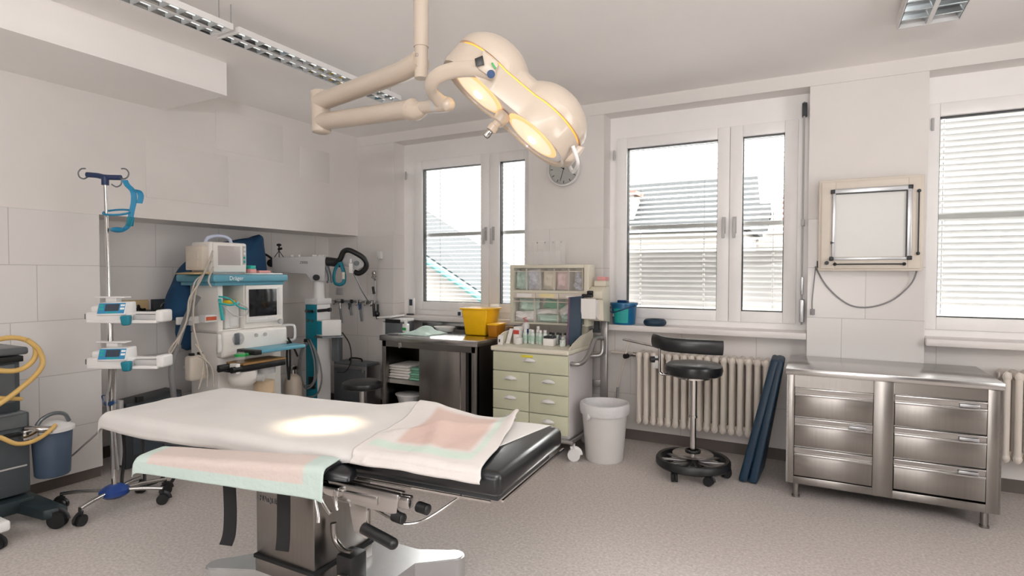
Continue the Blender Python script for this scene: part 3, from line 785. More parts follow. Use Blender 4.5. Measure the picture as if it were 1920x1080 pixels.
b.box(2.5, 2.6, -3.24, -3.16, .585, .66, .006).box(2.68, 2.74, -3.22, -3.15, .59, .66, .006)
part('tilt_head', b, BLACK, ot)
L_ = lambda q: q.xf(Matrix())
b = B().box(-.95, -.32, -.27, .27, .665, .705, .006).box(-.3, .38, -.29, .29, .665, .705, .006).box(.4, 1.05, -.27, .27, .675, .705, .006)
part('frame', b, DGREY, ot, local=True)
b = B().box(-TL, -.33, -TWd, TWd, .705, TZ-.004, .03, 3).box(-.32, .39, -TWd, TWd, .705, TZ-.004, .03, 3).box(.4, TL, -TWd+.01, TWd-.01, .712, TZ+.004, .028, 3)
part('mattress', b, VINYL, ot, local=True, label='black vinyl mattress')
b = B()
for s in (-1, 1): b.box(-.25, .36, s*.375-.006, s*.375+.006, .685, .715, .003).box(.42, 1.06, s*.352-.004, s*.352+.004, .702, .71)
b.box(1.09, 1.098, -.33, .33, .702, .71)
for s in (-1, 1):
    for x in (-.2, .05, .3): b.cyl((x, s*.28, .69), (x, s*.37, .7), .009, seg=10)
part('side_rail', b, CHROME, ot, local=True, label='chrome side rails')
# leg section joint with chrome bracket, levers and knobs at the near side
b = B().hexa([(.40, -.40, .625), (.70, -.40, .612), (.70, -.36, .612), (.40, -.36, .625), (.38, -.40, .70), (.71, -.40, .692), (.71, -.35, .692), (.38, -.35, .70)], .006)
b.box(.70, .75, -.395, -.36, .64, .685, .006).box(.44, .62, -.407, -.395, .64, .672, .003)
part('joint_bracket', b, STEELTOP, ot, local=True)
b = B().hexa([(.505, -.40, .52), (.565, -.40, .5), (.565, -.385, .5), (.505, -.385, .52), (.48, -.40, .63), (.57, -.40, .625), (.57, -.385, .625), (.48, -.385, .63)], .004)
part('lever_plate', b, STEELTOP, ot, local=True)
b = B().tube([(.56, -.41, .548), (.66, -.42, .53), (.70, -.424, .522)], .0215, seg=16, sub=1).sph((.70, -.424, .522), .0215)
part('hand_lever', b, BLACK, ot, local=True, label='black rubber lever grip')
cl = B().tube([(.36, -.42, .665), (.38, -.425, .62), (.42, -.43, .585)], .008, seg=10).tube([(.33, -.42, .655), (.36, -.43, .58), (.37, -.44, .545)], .009, seg=10)
cl.tube([(.43, -.415, .675), (.44, -.42, .62), (.45, -.425, .6)], .008, seg=10).box(.33, .45, -.42, -.36, .645, .685, .008)
part('rail_clamp', cl, CHROME, ot, local=True)
b = B().tube([(.56, -.37, .615), (.68, -.38, .585), (.74, -.37, .58), (.80, -.33, .6), (.9, -.25, .675)], .005, seg=8, sub=5)
part('wire_loop', b, CHROME, ot, local=True)
for p in ((.70, -.385, .605), (.79, -.36, .645)):
    part('knob', B().cyl((p[0]-.02, p[1], p[2]), (p[0]+.025, p[1]-.01, p[2]), .02, seg=16).sph((p[0]+.025, p[1]-.01, p[2]), .02, (.4, 1, 1)), BLACK, ot, local=True)
pd = part('foot_pedal', B().box(2.82, 2.91, -3.16, -3.06, .16, .29, .012), BLACK, ot)
part('pedal_clip', B().box(2.855, 2.90, -3.185, -3.16, .15, .22, .004).box(2.87, 2.92, -3.2, -3.175, .15, .175, .004), CHROME, pd)
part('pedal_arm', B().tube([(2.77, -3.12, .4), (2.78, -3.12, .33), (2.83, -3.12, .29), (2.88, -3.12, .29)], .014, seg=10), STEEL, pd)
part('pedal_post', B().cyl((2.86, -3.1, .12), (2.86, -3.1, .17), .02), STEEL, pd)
# arm board with hanging straps
AF = [(-.33, -.56), (.43, -.37), (.406, -.467), (-.354, -.657)]     # far-left, far-right, near-right, near-left
ab = part('arm_board', B().hexa([(*AF[3], .735), (*AF[2], .735), (*AF[1], .735), (*AF[0], .735), (*AF[3], .778), (*AF[2], .778), (*AF[1], .778), (*AF[0], .778)], .012)
          .hexa([(.36, -.47, .72), (.50, -.42, .71), (.50, -.36, .71), (.36, -.36, .72), (.36, -.46, .765), (.49, -.41, .735), (.49, -.36, .755), (.36, -.36, .765)], .01)
          .box(.3, .36, -.44, -.3, .69, .735), VINYL, ot, local=True)
for pts in ([(2.555, -3.470, 0.654), (2.559, -3.470, 0.535), (2.565, -3.480, 0.453), (2.556, -3.490, 0.407)], [(2.782, -3.395, 0.648), (2.780, -3.395, 0.530), (2.788, -3.405, 0.450), (2.787, -3.410, 0.403)]):
    p = [Vector(q) for q in pts]; p.insert(0, p[0]+Vector((0, .005, .04)))
    part('strap', B().strap(p, (1, .25, 0), .029, .0025), RUBBER, ab, label='hanging black strap')

# drape and pads lie on the table
def fold(e, s, r=.03):
    """position and drop of cloth s past an edge"""
    if s <= 0: return s, 0
    q = r*PI/2
    if s < q: a = s/r; return r*math.sin(a), r*(1-math.cos(a))
    return r+.04*(s-q), r+(s-q)
def on_table(x, y, lift):
    z = TZ+lift
    dz = 0
    if x < -TL+.02: a, d = fold(0, -TL+.02-x); x = -TL+.02-a; dz += d
    if x > TL-.02: a, d = fold(0, x-TL+.02); x = TL-.02+a; dz += d
    if y < -TWd+.015: a, d = fold(0, -TWd+.015-y); y = -TWd+.015-a; dz += d
    if y > TWd-.015: a, d = fold(0, y-TWd+.015); y = TWd-.015+a; dz += d
    dz = min(dz, .13)
    h = .045*math.exp(-((x-.33)/.17)**2-((y-.33)/.12)**2)
    return Vector((x, y, z-dz+h))
def drape_fn(u, v):
    x = -1.175+u*(2.12+.10*v-.05*(1-v)); near = .43+.018*nz(x*2.1, 3)-.05*min(1, max(0, (x-.2)/.3))
    y = -near+v*(near+.41+.012*nz(x*3, 7))
    l = .006+.004*nz(x*3, y*5)+.003*nz(x*9, y*3, 2)+.0025*math.sin((y-.06*x)*40)*math.exp(-((y+.1+.1*x)/.1)**2)
    p = on_table(x, y, l)
    if p.z < TZ-.02: p.y -= (.012*nz(x*5, 1)+.006) if y < 0 else -.01
    return p
b = B().sheet(drape_fn, 150, 50)
o = part('paper_drape', b, DRAPE, None, local=True, thick=.002, normals=False, smooth=180)
o.location = ot.location; o.rotation_euler = ot.rotation_euler
tag(o, 'long white paper drape covering most of the operating table', 'drape')
PADM = pad_mat('bed_pad_paper', '#d3cecb', '#c2d2c7', '#c8b0a6', [(.06, .90, .03), (-.3, .85, .02), (.22, .82, .03)], [(.14, 1.2, .02), (.24, 1.2, .03), (.27, .93, .035)])
def pad_fn(u, v):
    NL, NR, FR, FL = (.47, -.392), (1.03, -.392), (.88, .33), (.33, .35)
    x = (NL[0]*(1-u)+NR[0]*u)*(1-v)+(FL[0]*(1-u)+FR[0]*u)*v
    y = (NL[1]*(1-u)+NR[1]*u)*(1-v)+(FL[1]*(1-u)+FR[1]*u)*v
    x += .012*nz(y*5, 4)
    l = .016+.008*nz(x*5, y*6, 5)+.004*nz(x*13, y*9, 8)
    l += .03*math.exp(-((v-.60-.5*(u-.5))/.09)**2)*max(0, 1-abs(u-.5)*1.5)+.02*math.exp(-((u-.45+.3*(v-.5))/.08)**2)*math.exp(-((v-.45)/.25)**2)      # creases
    l += .022*max(0, (u-.8)/.2)**1.5*max(0, (v-.35)/.65)
    l += .035*math.exp(-((u-.97)/.05)**2)*max(0, v-.55)*1.6
    p = on_table(x, y, l)
    if p.z < TZ-.015 and y < 0: p.y -= .016
    return p
b = B().sheet(pad_fn, 70, 90)
o = part('absorbent_pad', b, PADM, None, local=True, thick=.003, normals=False, smooth=180)
o.location = ot.location; o.rotation_euler = ot.rotation_euler
tag(o, 'pink absorbent pad with mint border over the foot end of the table', 'pad')
APAD = pad_mat('arm_pad_paper', '#b4c4be', '#b4c4be', '#c4b6b0', [(-.2, 1.2, .01), (.10, .90, .012)], [(-.2, 1.2, .01), (-.2, .83, .012)])
def armpad_fn(u, v):
    fl, fr = Vector((*AF[0], 0)), Vector((*AF[1], 0)); ex = (fr-fl).normalized(); ey = Vector((ex.y, -ex.x, 0))
    s = -.05+u*.82; t = -.05+v*(.225+.055*u)
    W0 = .10; z = .784+.003*nz(s*6, t*9, 3)
    x, y, dz = s, t, 0
    if t > W0: a, d = fold(0, t-W0, .025); y = W0+a; dz += d; y += .02*min(1, max(0, t-W0)*4)+.01*nz(s*4, t*4, 1)
    if t < 0: a, d = fold(0, -t, .02); y = -a; dz += d
    if s < -.0: a, d = fold(0, -s, .03); x = -a; dz += d*.6
    if s > .74: dz += (s-.74)*.25
    q = fl+ex*x+ey*y
    return Vector((q.x, q.y, z-dz))
b = B().sheet(armpad_fn, 80, 50)
o = part('absorbent_pad', b, APAD, None, local=True, thick=.003, normals=False, smooth=180)
o.location = ot.location; o.rotation_euler = ot.rotation_euler
tag(o, 'pink absorbent pad with mint edges draped over the side arm board', 'pad')

# ------------------------------------------------------------------ waste bin
wb = thing('waste_bin', 'round white plastic waste bin with bag liner beside the supply cart', 'bin', (3.13, -.53, 0))
part('body', B().lathe([(0, 0), (.14, 0), (.15, .012), (.183, .42), (.187, .43), (.181, .43), (.147, .02), (0, .016)], (3.13, -.53, 0), 48), BIN, wb)
b = B().lathe([(.184, .375), (.194, .378), (.198, .40), (.199, .44), (.194, .462), (.184, .466), (.175, .455), (.168, .40), (.15, .1), (0, .06)], (3.13, -.53, 0), 64)
for v in b.bm.verts:
    d = v.co-Vector((3.13, -.53, v.co.z)); a = math.atan2(d.y, d.x)
    if d.length > .1: v.co += d.normalized()*.0012*math.sin(a*9+v.co.z*30); v.co.z += .003*math.sin(a*2+1)
part('bag_liner', b, LINER, wb)
part('bag_knot', B().tube([(3.06, -.702, .40), (3.058, -.715, .375), (3.05, -.715, .345)], .013, seg=8, taper=.3).sph((3.06, -.712, .37), .016, (1, .6, 1.3)), LINER, wb)

# ------------------------------------------------------------------ surgeon's stool
SX, SY = 3.83, -.56
st = thing('surgeon_stool', 'black swivel stool with curved back pad and ring base by the radiator', 'stool', (SX, SY, 0))
part('seat', B().lathe([(0, .748), (.185, .748), (.2, .758), (.208, .79), (.203, .82), (.18, .837), (.1, .844), (0, .842)], (SX, SY, 0), 48), VINYL, st)
part('seat_plate', B().cyl((SX, SY, .725), (SX, SY, .749), .12, seg=32), CHROME, st)
part('gas_column', B().cyl((SX, SY, .44), (SX, SY, .745), .027, seg=28).cyl((SX, SY, .14), (SX, SY, .44), .022, seg=28).cyl((SX, SY, .43), (SX, SY, .445), .031, seg=28), CHROME, st)
rr = Vector((.8826, .4701, 0)); ff = Vector((-.47, .8826, 0)); s0 = Vector((SX, SY, 0))
def sp(r, f, z): return s0+rr*r+ff*f+Vector((0, 0, z))
bp = [sp(-.275, .10, .995), sp(-.265, .02, .995), sp(-.22, -.06, .985), sp(-.1, -.13, .98), (sp(.05, -.17, .975)), sp(.15, -.18, .972)]
b = B().tube(bp, .048, seg=16, sub=6, flat=.38, up=(0, 0, 1))
# flat runs along up axis, so swap: tall pad with thin depth
b.bm.free(); b = B().tube(bp, .02, seg=18, sub=6, flat=2.65, up=(0, 0, 1))
part('back_pad', b, VINYL, st, smooth=70)
b = B().tube([sp(-.05, 0, .752), sp(-.2, .0, .752), sp(-.245, 0, .76), sp(-.255, 0, .8), sp(-.255, -.005, .95)], .010, seg=12, sub=4, flat=1.6, up=(0, 1, 0))
part('back_bracket', b, CHROME, st)
part('bracket_knob', B().cyl(sp(-.26, 0, .865), sp(-.31, -.01, .865), .009, seg=12).cyl(sp(-.295, -.01, .865), sp(-.325, -.01, .865), .023, seg=20), BLACK, st)
b = B().lathe([(.225, .075), (.255, .07), (.268, .082), (.268, .118), (.258, .132), (.235, .13), (.225, .115)], (SX, SY, 0), 56, closed=True)
part('foot_ring', b, BLACK, st)
b = B()
for i in range(10):
    a = i*2*PI/10+.2
    b.box(.03, .235, -.016, .016, .095, .108, .003, M=Matrix.Translation((SX, SY, 0)) @ Matrix.Rotation(a, 4, 'Z'))
part('spokes', b, ALU, st)
part('base_disc', B().lathe([(0, .165), (.04, .165), (.142, .155), (.148, .159), (.142, .164), (.04, .178), (0, .18)], (SX, SY, 0), 48), STEELTOP, st, label='polished base disc')
part('disc_post', B().cyl((SX, SY, .07), (SX, SY, .17), .04, seg=24), BLACK, st)
part('spring_ring', B().tube([(SX+.05*math.cos(a*PI/6), SY+.05*math.sin(a*PI/6), .182) for a in range(12)], .008, closed=True, sub=3), BLACK, st)
def caster(root, x, y, r, ztop, m=BLACK, ang=0.0, hood=BLACK, name='caster'):
    c, s_ = math.cos(ang), math.sin(ang)
    b = B()
    for q in (-1, 1):
        p = Vector((x, y, r))
        ax = Vector((-s_, c, 0))
        b.cyl(p+ax*q*.004, p+ax*q*.022, r, seg=22)
    o = part(name, b, m, root)
    h = B().cyl((x, y, r*1.15), (x, y, ztop), .009, seg=10)
    h.tube([Vector((x, y, r))+Vector((c, s_, 0))*r*1.02*math.cos(t)+Vector((0, 0, 1))*r*1.05*math.sin(t) for t in (0, .5, 1, 1.57, 2.1)], .02, seg=8, sub=2, flat=.25, up=(-s_, c, 0))
    part('caster_fork', h, hood, o)
    return o
for a in (-112, -52, 12, 80, 150):
    caster(st, SX+.235*math.cos(R(a)), SY+.235*math.sin(R(a)), .034, .09, RUBBER, R(a+40))

# ------------------------------------------------------------------ folded mat leaning on the cabinet
fm = thing('folded_mat', 'dark blue folded padded mat leaning against the steel cabinet', 'mat', (4.25, -.35, 0))
for nm, dx, lean in (('mat_panel', 0, .20), ('mat_panel', .068, .165)):
    x0 = 4.145+dx; w = .062
    b = B().hexa([(x0, -.56, 0.005), (x0+w, -.58, 0.005), (x0+w+.02, -.17, 0.005), (x0+.02, -.16, 0.005),
                  (x0+lean, -.41, .885), (x0+lean+w-.005, -.42, .875), (x0+lean+w-.01, -.145, .875), (x0+lean-.005, -.14, .89)], .018, 3)
    part(nm, b, NAVYMAT, fm)

# ------------------------------------------------------------------ things on the middle sill
bk = thing('lidded_bucket', 'blue lidded bucket with teal label on the middle window sill', 'bucket', (3.105, .04, 1.05))
bx, by = 3.108, .045
part('body', B().lathe([(0, 1.05), (.094, 1.05), (.098, 1.056), (.114, 1.225), (.113, 1.23), (0, 1.23)], (bx, by, 0), 48), BLUEBUCKET, bk)
part('lid', B().lathe([(0, 1.246), (.1, 1.246), (.121, 1.243), (.124, 1.232), (.122, 1.222), (.116, 1.222)], (bx, by, 0), 48), BLUEBUCKET, bk)
part('lid_flap', B().hexa([(bx-.045, by-.06, 1.246), (bx+.04, by-.06, 1.246), (bx+.04, by+.04, 1.246), (bx-.045, by+.04, 1.246), (bx-.04, by-.07, 1.268), (bx+.036, by-.07, 1.268), (bx+.036, by+.03, 1.262), (bx-.04, by+.03, 1.262)], .005), NAVY, bk)
b = B().sheet(lambda u, v: (bx+(.0985+.0165*(v*.72+.06)/.98+.0012)*math.cos(R(235+u*72)), by+(.0985+.0165*(v*.72+.06)/.98+.0012)*math.sin(R(235+u*72)), 1.068+v*.125), 16, 2, uv=False)
lb = part('label', b, LABELTEAL, bk, label='teal paper label')
b = B()
for k in range(7):
    z = 1.085+k*.014
    b.sheet(lambda u, v: (bx+(.1035+.0011*k+.0012)*math.cos(R(265+u*34)), by+(.1035+.0011*k+.0012)*math.sin(R(265+u*34)), z+v*.003), 8, 1, uv=False)
part('label_lines', b, BLUEBUCKET, lb)
b = B()
for z in (1.12, 1.165):
    b.sheet(lambda u, v: (bx+(.105+.0016)*math.cos(R(217+u*16)), by+(.105+.0016)*math.sin(R(217+u*16)), z+v*.027), 6, 1, uv=False)
part('small_label', b, PAPERWHITE, bk)
b = B().tube([(bx+.125*math.cos(R(a)), by+.125*math.sin(R(a)), z) for a, z in ((180, 1.2), (205, 1.172), (232, 1.158), (262, 1.172), (300, 1.2), (340, 1.22))], .0055, seg=10)
part('handle', b, NAVY, bk)
hr = thing('head_ring', 'dark blue ring-shaped head cushion lying on the middle window sill', 'cushion', (3.39, .03, 1.05))
part('cushion', B().tube([(3.39+.068*math.cos(i*PI/8), .03+.068*math.sin(i*PI/8), 1.079) for i in range(16)], .03, seg=14, sub=3, closed=True), NAVYMAT, hr)

# ------------------------------------------------------------------ steel table by the left window
tb = thing('steel_work_table', 'stainless steel work table with open shelves under the left window', 'table', (1.49, -.37, 0))
TX0, TX1, TY0, TY1, TT_ = .945, 2.04, -.72, -.02, .91
part('worktop', B().box(TX0, TX1, TY0, TY1, TT_-.05, TT_, .004), STEELTOP, tb)
part('upstand', B().box(TX0, TX1, TY1-.02, TY1, TT_, TT_+.085, .003), STEELTOP, tb)
b = B().box(TX0+.02, TX0+.07, TY0+.015, TY0+.06, 0.1, TT_-.05, .003).box(TX1-.07, TX1-.015, TY0+.015, TY0+.06, 0.1, TT_-.05, .003)
b.box(TX0+.02, TX0+.035, TY0+.03, TY1-.02, .1, TT_-.05).box(TX1-.03, TX1-.015, TY0+.03, TY1-.02, .1, TT_-.05).box(TX0+.03, TX1-.03, TY1-.035, TY1-.02, .1, TT_-.05)
b.box(TX0+.03, TX1-.03, TY0+.015, TY0+.03, TT_-.105, TT_-.05).box(TX0+.02, TX1-.02, TY0+.02, TY1-.02, .1, .125)
b.box(1.40, 1.412, TY0+.05, TY1-.03, .125, TT_-.06)
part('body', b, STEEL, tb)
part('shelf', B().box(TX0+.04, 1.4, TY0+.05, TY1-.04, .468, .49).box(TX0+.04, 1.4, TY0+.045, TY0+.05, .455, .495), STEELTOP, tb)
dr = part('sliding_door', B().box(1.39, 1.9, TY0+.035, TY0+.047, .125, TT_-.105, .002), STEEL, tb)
part('door_handle', B().box(1.905, 1.93, TY0+.034, TY0+.04, .13, TT_-.11), BLACK, dr, label='black grip slot')
part('door_edge', B().box(1.84, 1.852, TY0+.03, TY0+.037, .13, TT_-.11), CHROME, dr)
for x in (TX0+.06, TX1-.06):
    for y in (TY0+.07, TY1-.07): part('leg', B().cyl((x, y, 0), (x, y, .1), .02, seg=16), STEEL, tb)
part('door_clip', B().box(1.17, 1.195, TY0+.008, TY0+.016, .80, .85, .002), STEELTOP, tb)
# folded linen inside
def fold_stack(name, label, cat, x0, x1, y0, y1, z0, n, m, h, group):
    for i in range(n):
        dx, dy = random.uniform(-.012, .012), random.uniform(-.012, .012)
        b = B()
        b.box(x0+dx, x1+dx, y0+dy, y1+dy, z0+i*h, z0+(i+1)*h-.002, h*.42, 3)
        b.box(x0+dx+.004, x1+dx-.004, y0+dy-.004, y0+dy+.02, z0+i*h+h*.2, z0+(i+1)*h-h*.25, h*.2, 2)
        o = part(name, b, m, loc=((x0+x1)/2, (y0+y1)/2, z0+i*h))
        pos = ['bottom', 'second from bottom', 'third from bottom', 'fourth from bottom', 'fifth from bottom'][i] if i < n-1 else 'topmost'
        tag(o, label % pos, cat, group)
fold_stack('folded_sheet', 'folded white sheet, %s of the white pile on the table shelf', 'linen', 1.0, 1.24, -.64, -.32, .492, 5, WHITETOWEL, .026, 'folded white sheets on the shelf')
fold_stack('folded_towel', 'folded green towel, %s of the green pile on the table shelf', 'linen', 1.25, 1.392, -.64, -.34, .492, 5, GREENTOWEL, .023, 'folded green towels on the shelf')
part('shelf', B().box(TX0+.04, 1.4, TY0+.05, TY1-.04, .208, .224), STEELTOP, tb)
bs = thing('plastic_basin', 'white plastic basin on the lower shelf of the steel table', 'basin', (1.16, -.5, .225))
part('bowl', B().lathe([(0, .13), (.075, .13), (.085, .14), (.105, .22), (.115, .225), (.115, .235), (.1, .232), (.08, .15), (0, .14)], (1.15, -.53, .096), 40, sx=1.2), MWHITE, bs)
part('lid', B().lathe([(.0, .245), (.1, .245), (.118, .238), (.118, .228)], (1.15, -.53, .096), 40, sx=1.2), MWHITE, bs)
# on the table
sb = thing('sharps_container', 'bright yellow tapered sharps container with clear rim on the steel table', 'container', (1.78, -.22, TT_))
sx0, sx1, sy0, sy1 = 1.665, 1.885, -.33, -.12
b = B().hexa([(sx0, sy0, TT_+.001), (sx1, sy0, TT_+.001), (sx1, sy1, TT_+.001), (sx0, sy1, TT_+.001), (sx0-.035, sy0-.02, 1.17), (sx1+.035, sy0-.02, 1.17), (sx1+.035, sy1+.03, 1.17), (sx0-.035, sy1+.03, 1.17)], .016, 3)
part('body', b, YELLOW, sb)
part('rim', B().box(sx0-.045, sx1+.045, sy0-.03, sy1+.04, 1.155, 1.172, .006), YELLOW, sb)
part('clear_lid', B().hexa([(sx0-.042, sy0-.026, 1.172), (sx1+.042, sy0-.026, 1.172), (sx1+.042, sy1+.036, 1.172), (sx0-.042, sy1+.036, 1.172), (sx0-.02, sy0-.01, 1.205), (sx1+.02, sy0-.01, 1.205), (sx1+.02, sy1+.02, 1.205), (sx0-.02, sy1+.02, 1.205)], .006), CLEAR, sb, label='clear lid')
def cloth_pile(u, v):
    x = 1.06+u*.34+.05*v; y = -.58+v*.30-.03*u
    h = .015+.06*math.exp(-((u-.55)/.22)**2-((v-.55)/.3)**2)+.012*nz(u*5, v*5, 2)
    e = min(u, 1-u, v, 1-v)
    return (x+.02*nz(v*4, 1), y+.02*nz(u*4, 9), TT_+.004+h*min(1, e*6))
o = part('folded_cloth', B().sheet(cloth_pile, 36, 30), GREENCLOTH, thick=.008, loc=(1.25, -.45, TT_), normals=False)
tag(o, 'pale mint cloth loosely folded on the steel table', 'cloth')
tr = thing('kidney_dish', 'shallow white plastic tray behind the mint cloth', 'tray', (1.34, -.2, TT_))
part('tray', B().lathe([(0, .002), (.07, .002), (.085, .012), (.1, .05), (.11, .053), (.108, .058), (.097, .055), (.08, .016), (0, .008)], (1.34, -.2, TT_), 40, sx=1.1, sy=.75), MWHITE, tr)
bt = thing('spray_bottle', 'small white bottle with green label on the steel table', 'bottle', (1.03, -.42, TT_))
part('body', B().box(1.0, 1.06, -.45, -.40, TT_+.001, 1.0, .012, 3), MWHITE, bt)
part('label', B().box(1.008, 1.052, -.4525, -.449, .935, .962), GREEN, bt, label='green label')
part('cap', B().cyl((1.03, -.425, 1.0), (1.03, -.425, 1.03), .016, seg=20), MWHITE, bt)
rg = thing('glove_packet', 'crumpled clear glove wrapper at the left end of the steel table', 'packet', (1.02, -.55, TT_))
part('film', B().sheet(lambda u, v: (.96+u*.15, -.62+v*.17, TT_+.004+.012*abs(nz(u*4, v*4, 6))*min(1, 8*min(u, 1-u, v, 1-v))), 16, 16), CLEAR, rg, thick=.001, normals=False)
# apparatus left of the table
ap = thing('label_printer', 'grey box with a folded white lid at the left end of the steel table', 'device', (.76, -.28, TT_))
b = B().box(.63, .895, -.3, -.12, .60, 1.0, .008); part('body', b, MIDGREY, ap)
part('front_strip', B().box(.632, .66, -.306, -.299, .62, .99, .002), MWHITE, ap)
part('lid', B().hexa([(.58, -.34, 1.03), (.76, -.34, 1.04), (.76, -.1, 1.05), (.58, -.1, 1.04), (.58, -.34, 1.045), (.76, -.34, 1.055), (.76, -.1, 1.065), (.58, -.1, 1.055)], .004).box(.62, .9, -.3, -.12, 1.0, 1.03, .006), MWHITE, ap)
part('bracket', B().box(.66, .86, -.302, -.29, .985, 1.025, .003), BLACK, ap)
part('stand', B().box(.7, .82, -.26, -.16, 0.02, .62, .004).box(.63, .89, -.3, -.12, 0, .03, .004), MIDGREY, ap)
# small sensors on the left sill
def sensor(name, x, z0, w, h, label, dark, base):
    t = thing(name, label, 'sensor', (x, .03, z0))
    part('case', B().box(x-w/2, x+w/2, .02, .045, z0, z0+h, .004), MWHITE, t)
    part('display', B().box(x-w*.28, x+w*.28, .0185, .0205, z0+h*dark[0], z0+h*dark[1]), LCD, t)
    if base: part('base', B().lathe([(0, 0), (.045, 0), (.045, .012), (0, .014)], (x, .01, z0-.001), 24, sy=.7), BLACK, t)
sensor('room_thermometer', .745, 1.052, .075, .18, 'upright white thermometer with small dark display on the left sill', (.55, .92), True)
sensor('small_timer', 1.37, 1.052, .06, .06, 'tiny white timer with square dark display on the left sill', (.2, .85), False)
t = thing('second_sharps_bin', 'small second sharps bin, shaded amber, between the yellow sharps container and the cart', 'box', (1.985, -.3, TT_))
part('body', B().hexa([(1.94, -.36, TT_+.001), (2.03, -.36, TT_+.001), (2.03, -.2, TT_+.001), (1.94, -.2, TT_+.001), (1.935, -.37, 1.03), (2.035, -.37, 1.03), (2.035, -.19, 1.03), (1.935, -.19, 1.03)], .008), mat('shaded_yellow_plastic', '#b9760f', .4), t)  # yellow bin seen through the guard, its brown shade put into the colour
part('rim', B().box(1.93, 2.038, -.375, -.185, 1.02, 1.035, .004), YELLOW, t)
# ------------------------------------------------------------------ supply cart
ct = thing('supply_cart', 'pale drawer cart with tilting bins on top, beside the steel table', 'cart', (2.53, -.4, 0))
KX0, KX1, KY0, KY1 = 2.172, 2.886, -.70, -.14
part('worktop', B().box(KX0-.005, KX1+.002, KY0-.012, KY1, .842, .882, .012, 3), CARTTOP, ct)
b = B().box(KX0+.012, KX1-.002, KY0+.022, KY1, .165, .842, .004)
part('body', b, CARTSIDE, ct)
part('plinth', B().box(KX0+.0, KX1+.004, KY0+.01, KY1+.005, .135, .165, .006), GREYTUBE, ct)
zs = [.838, .676, .512, .348, .184]
def shell_handle(x, z):
    b = B()
    n = 14
    def f(u, v):
        a = PI*u; t = v*PI/2
        px = x-.052*math.cos(a)*(1-.25*v*v) if False else x+(-1+2*u)*.055*(1-.35*(1-abs(2*u-1)**2)*0)
        hz = .026*math.sin(a)**.8
        return (px, KY0-.006-.024*math.sin(a)**.7*math.sin(t*1.0+.0), z-.006+hz*(1-math.cos(t))*1.0+.002)
    def g(u, v):
        a = PI*u; s = math.sin(a)**.75 if 0 < u < 1 else 0
        t = v*PI*.62
        return (x+(2*u-1)*.056, KY0-.003-.026*s*math.sin(t), z+.022*s*math.cos(t))
    b.sheet(g, 18, 8, uv=False)
    b.tube([(x-.058, KY0-.006, z-.006), (x, KY0-.012, z-.008), (x+.058, KY0-.006, z-.006)], .0045, seg=8)
    return b
def cart_drawer(x0, x1, zt, zb):
    d = part('drawer', B().box(x0+.003, x1-.003, KY0, KY0+.024, zb+.003, zt-.003, .004), DRAWER, ct)
    part('handle', shell_handle((x0+x1)/2+.0, zt-.058), MWHITE, d, thick=.002, normals=False)
    return d
d0 = cart_drawer(KX0+.012, KX1-.002, zs[0], zs[1])
part('label', B().box(2.46, 2.565, KY0-.002, KY0+.001, .804, .822), mat('yellow_label', '#e0d53a', .6), d0, label='yellow drawer label')
for k in (1, 2, 3):
    cart_drawer(KX0+.012, 2.532, zs[k], zs[k+1]); cart_drawer(2.532, KX1-.002, zs[k], zs[k+1])
# side guards
b = B().prism([(KY0+.01, .882), (KY1-.0, .882), (KY1, 1.01), (-.42, .975), (-.60, .925)], KX1-.012, KX1, 'x')
part('side_guard', b, CARTTOP, ct)
part('side_guard', B().prism([(-.6, .882), (KY1, .882), (KY1, 1.01), (-.50, .98), (-.6, .95)], KX0+.004, KX0+.014, 'x'), CARTTOP, ct)
# push handle of satin tube, rising to the rear
b = B().tube([(2.893, -.665, .775), (2.945, -.66, .775), (2.975, -.60, .79), (2.985, -.5, .845), (2.985, -.43, .915), (2.99, -.37, .955), (3.0, -.30, .955), (3.0, -.235, .95)], .0185, seg=14)
part('push_handle', b, GREYTUBE, ct)
b = B().tube([(3.0, -.24, .955), (3.0, -.21, .93), (3.0, -.21, .85), (2.985, -.23, .80), (2.93, -.26, .79), (2.888, -.26, .79)], .0185, seg=14)
part('rear_handle', b, GREYTUBE, ct)
b = B().box(2.945, 3.01, -.125, -.085, .12, 1.08, .006).box(2.86, 2.95, -.13, -.10, .5, .56, .004).box(2.86, 2.95, -.13, -.10, .2, .26, .004)
part('rear_post', b, GREYTUBE, ct)
for x, y, a in ((2.93, -.69, 20), (2.24, -.66, 200), (2.86, -.2, 60), (2.24, -.2, 150)):
    caster(ct, x, y, .05, .14, MWHITE, R(a), MWHITE)
part('bumper', B().tube([(2.2, -.715, .15), (2.88, -.715, .15), (2.91, -.69, .15), (2.91, -.2, .15)], .016, seg=10, sub=4), GREYTUBE, ct)
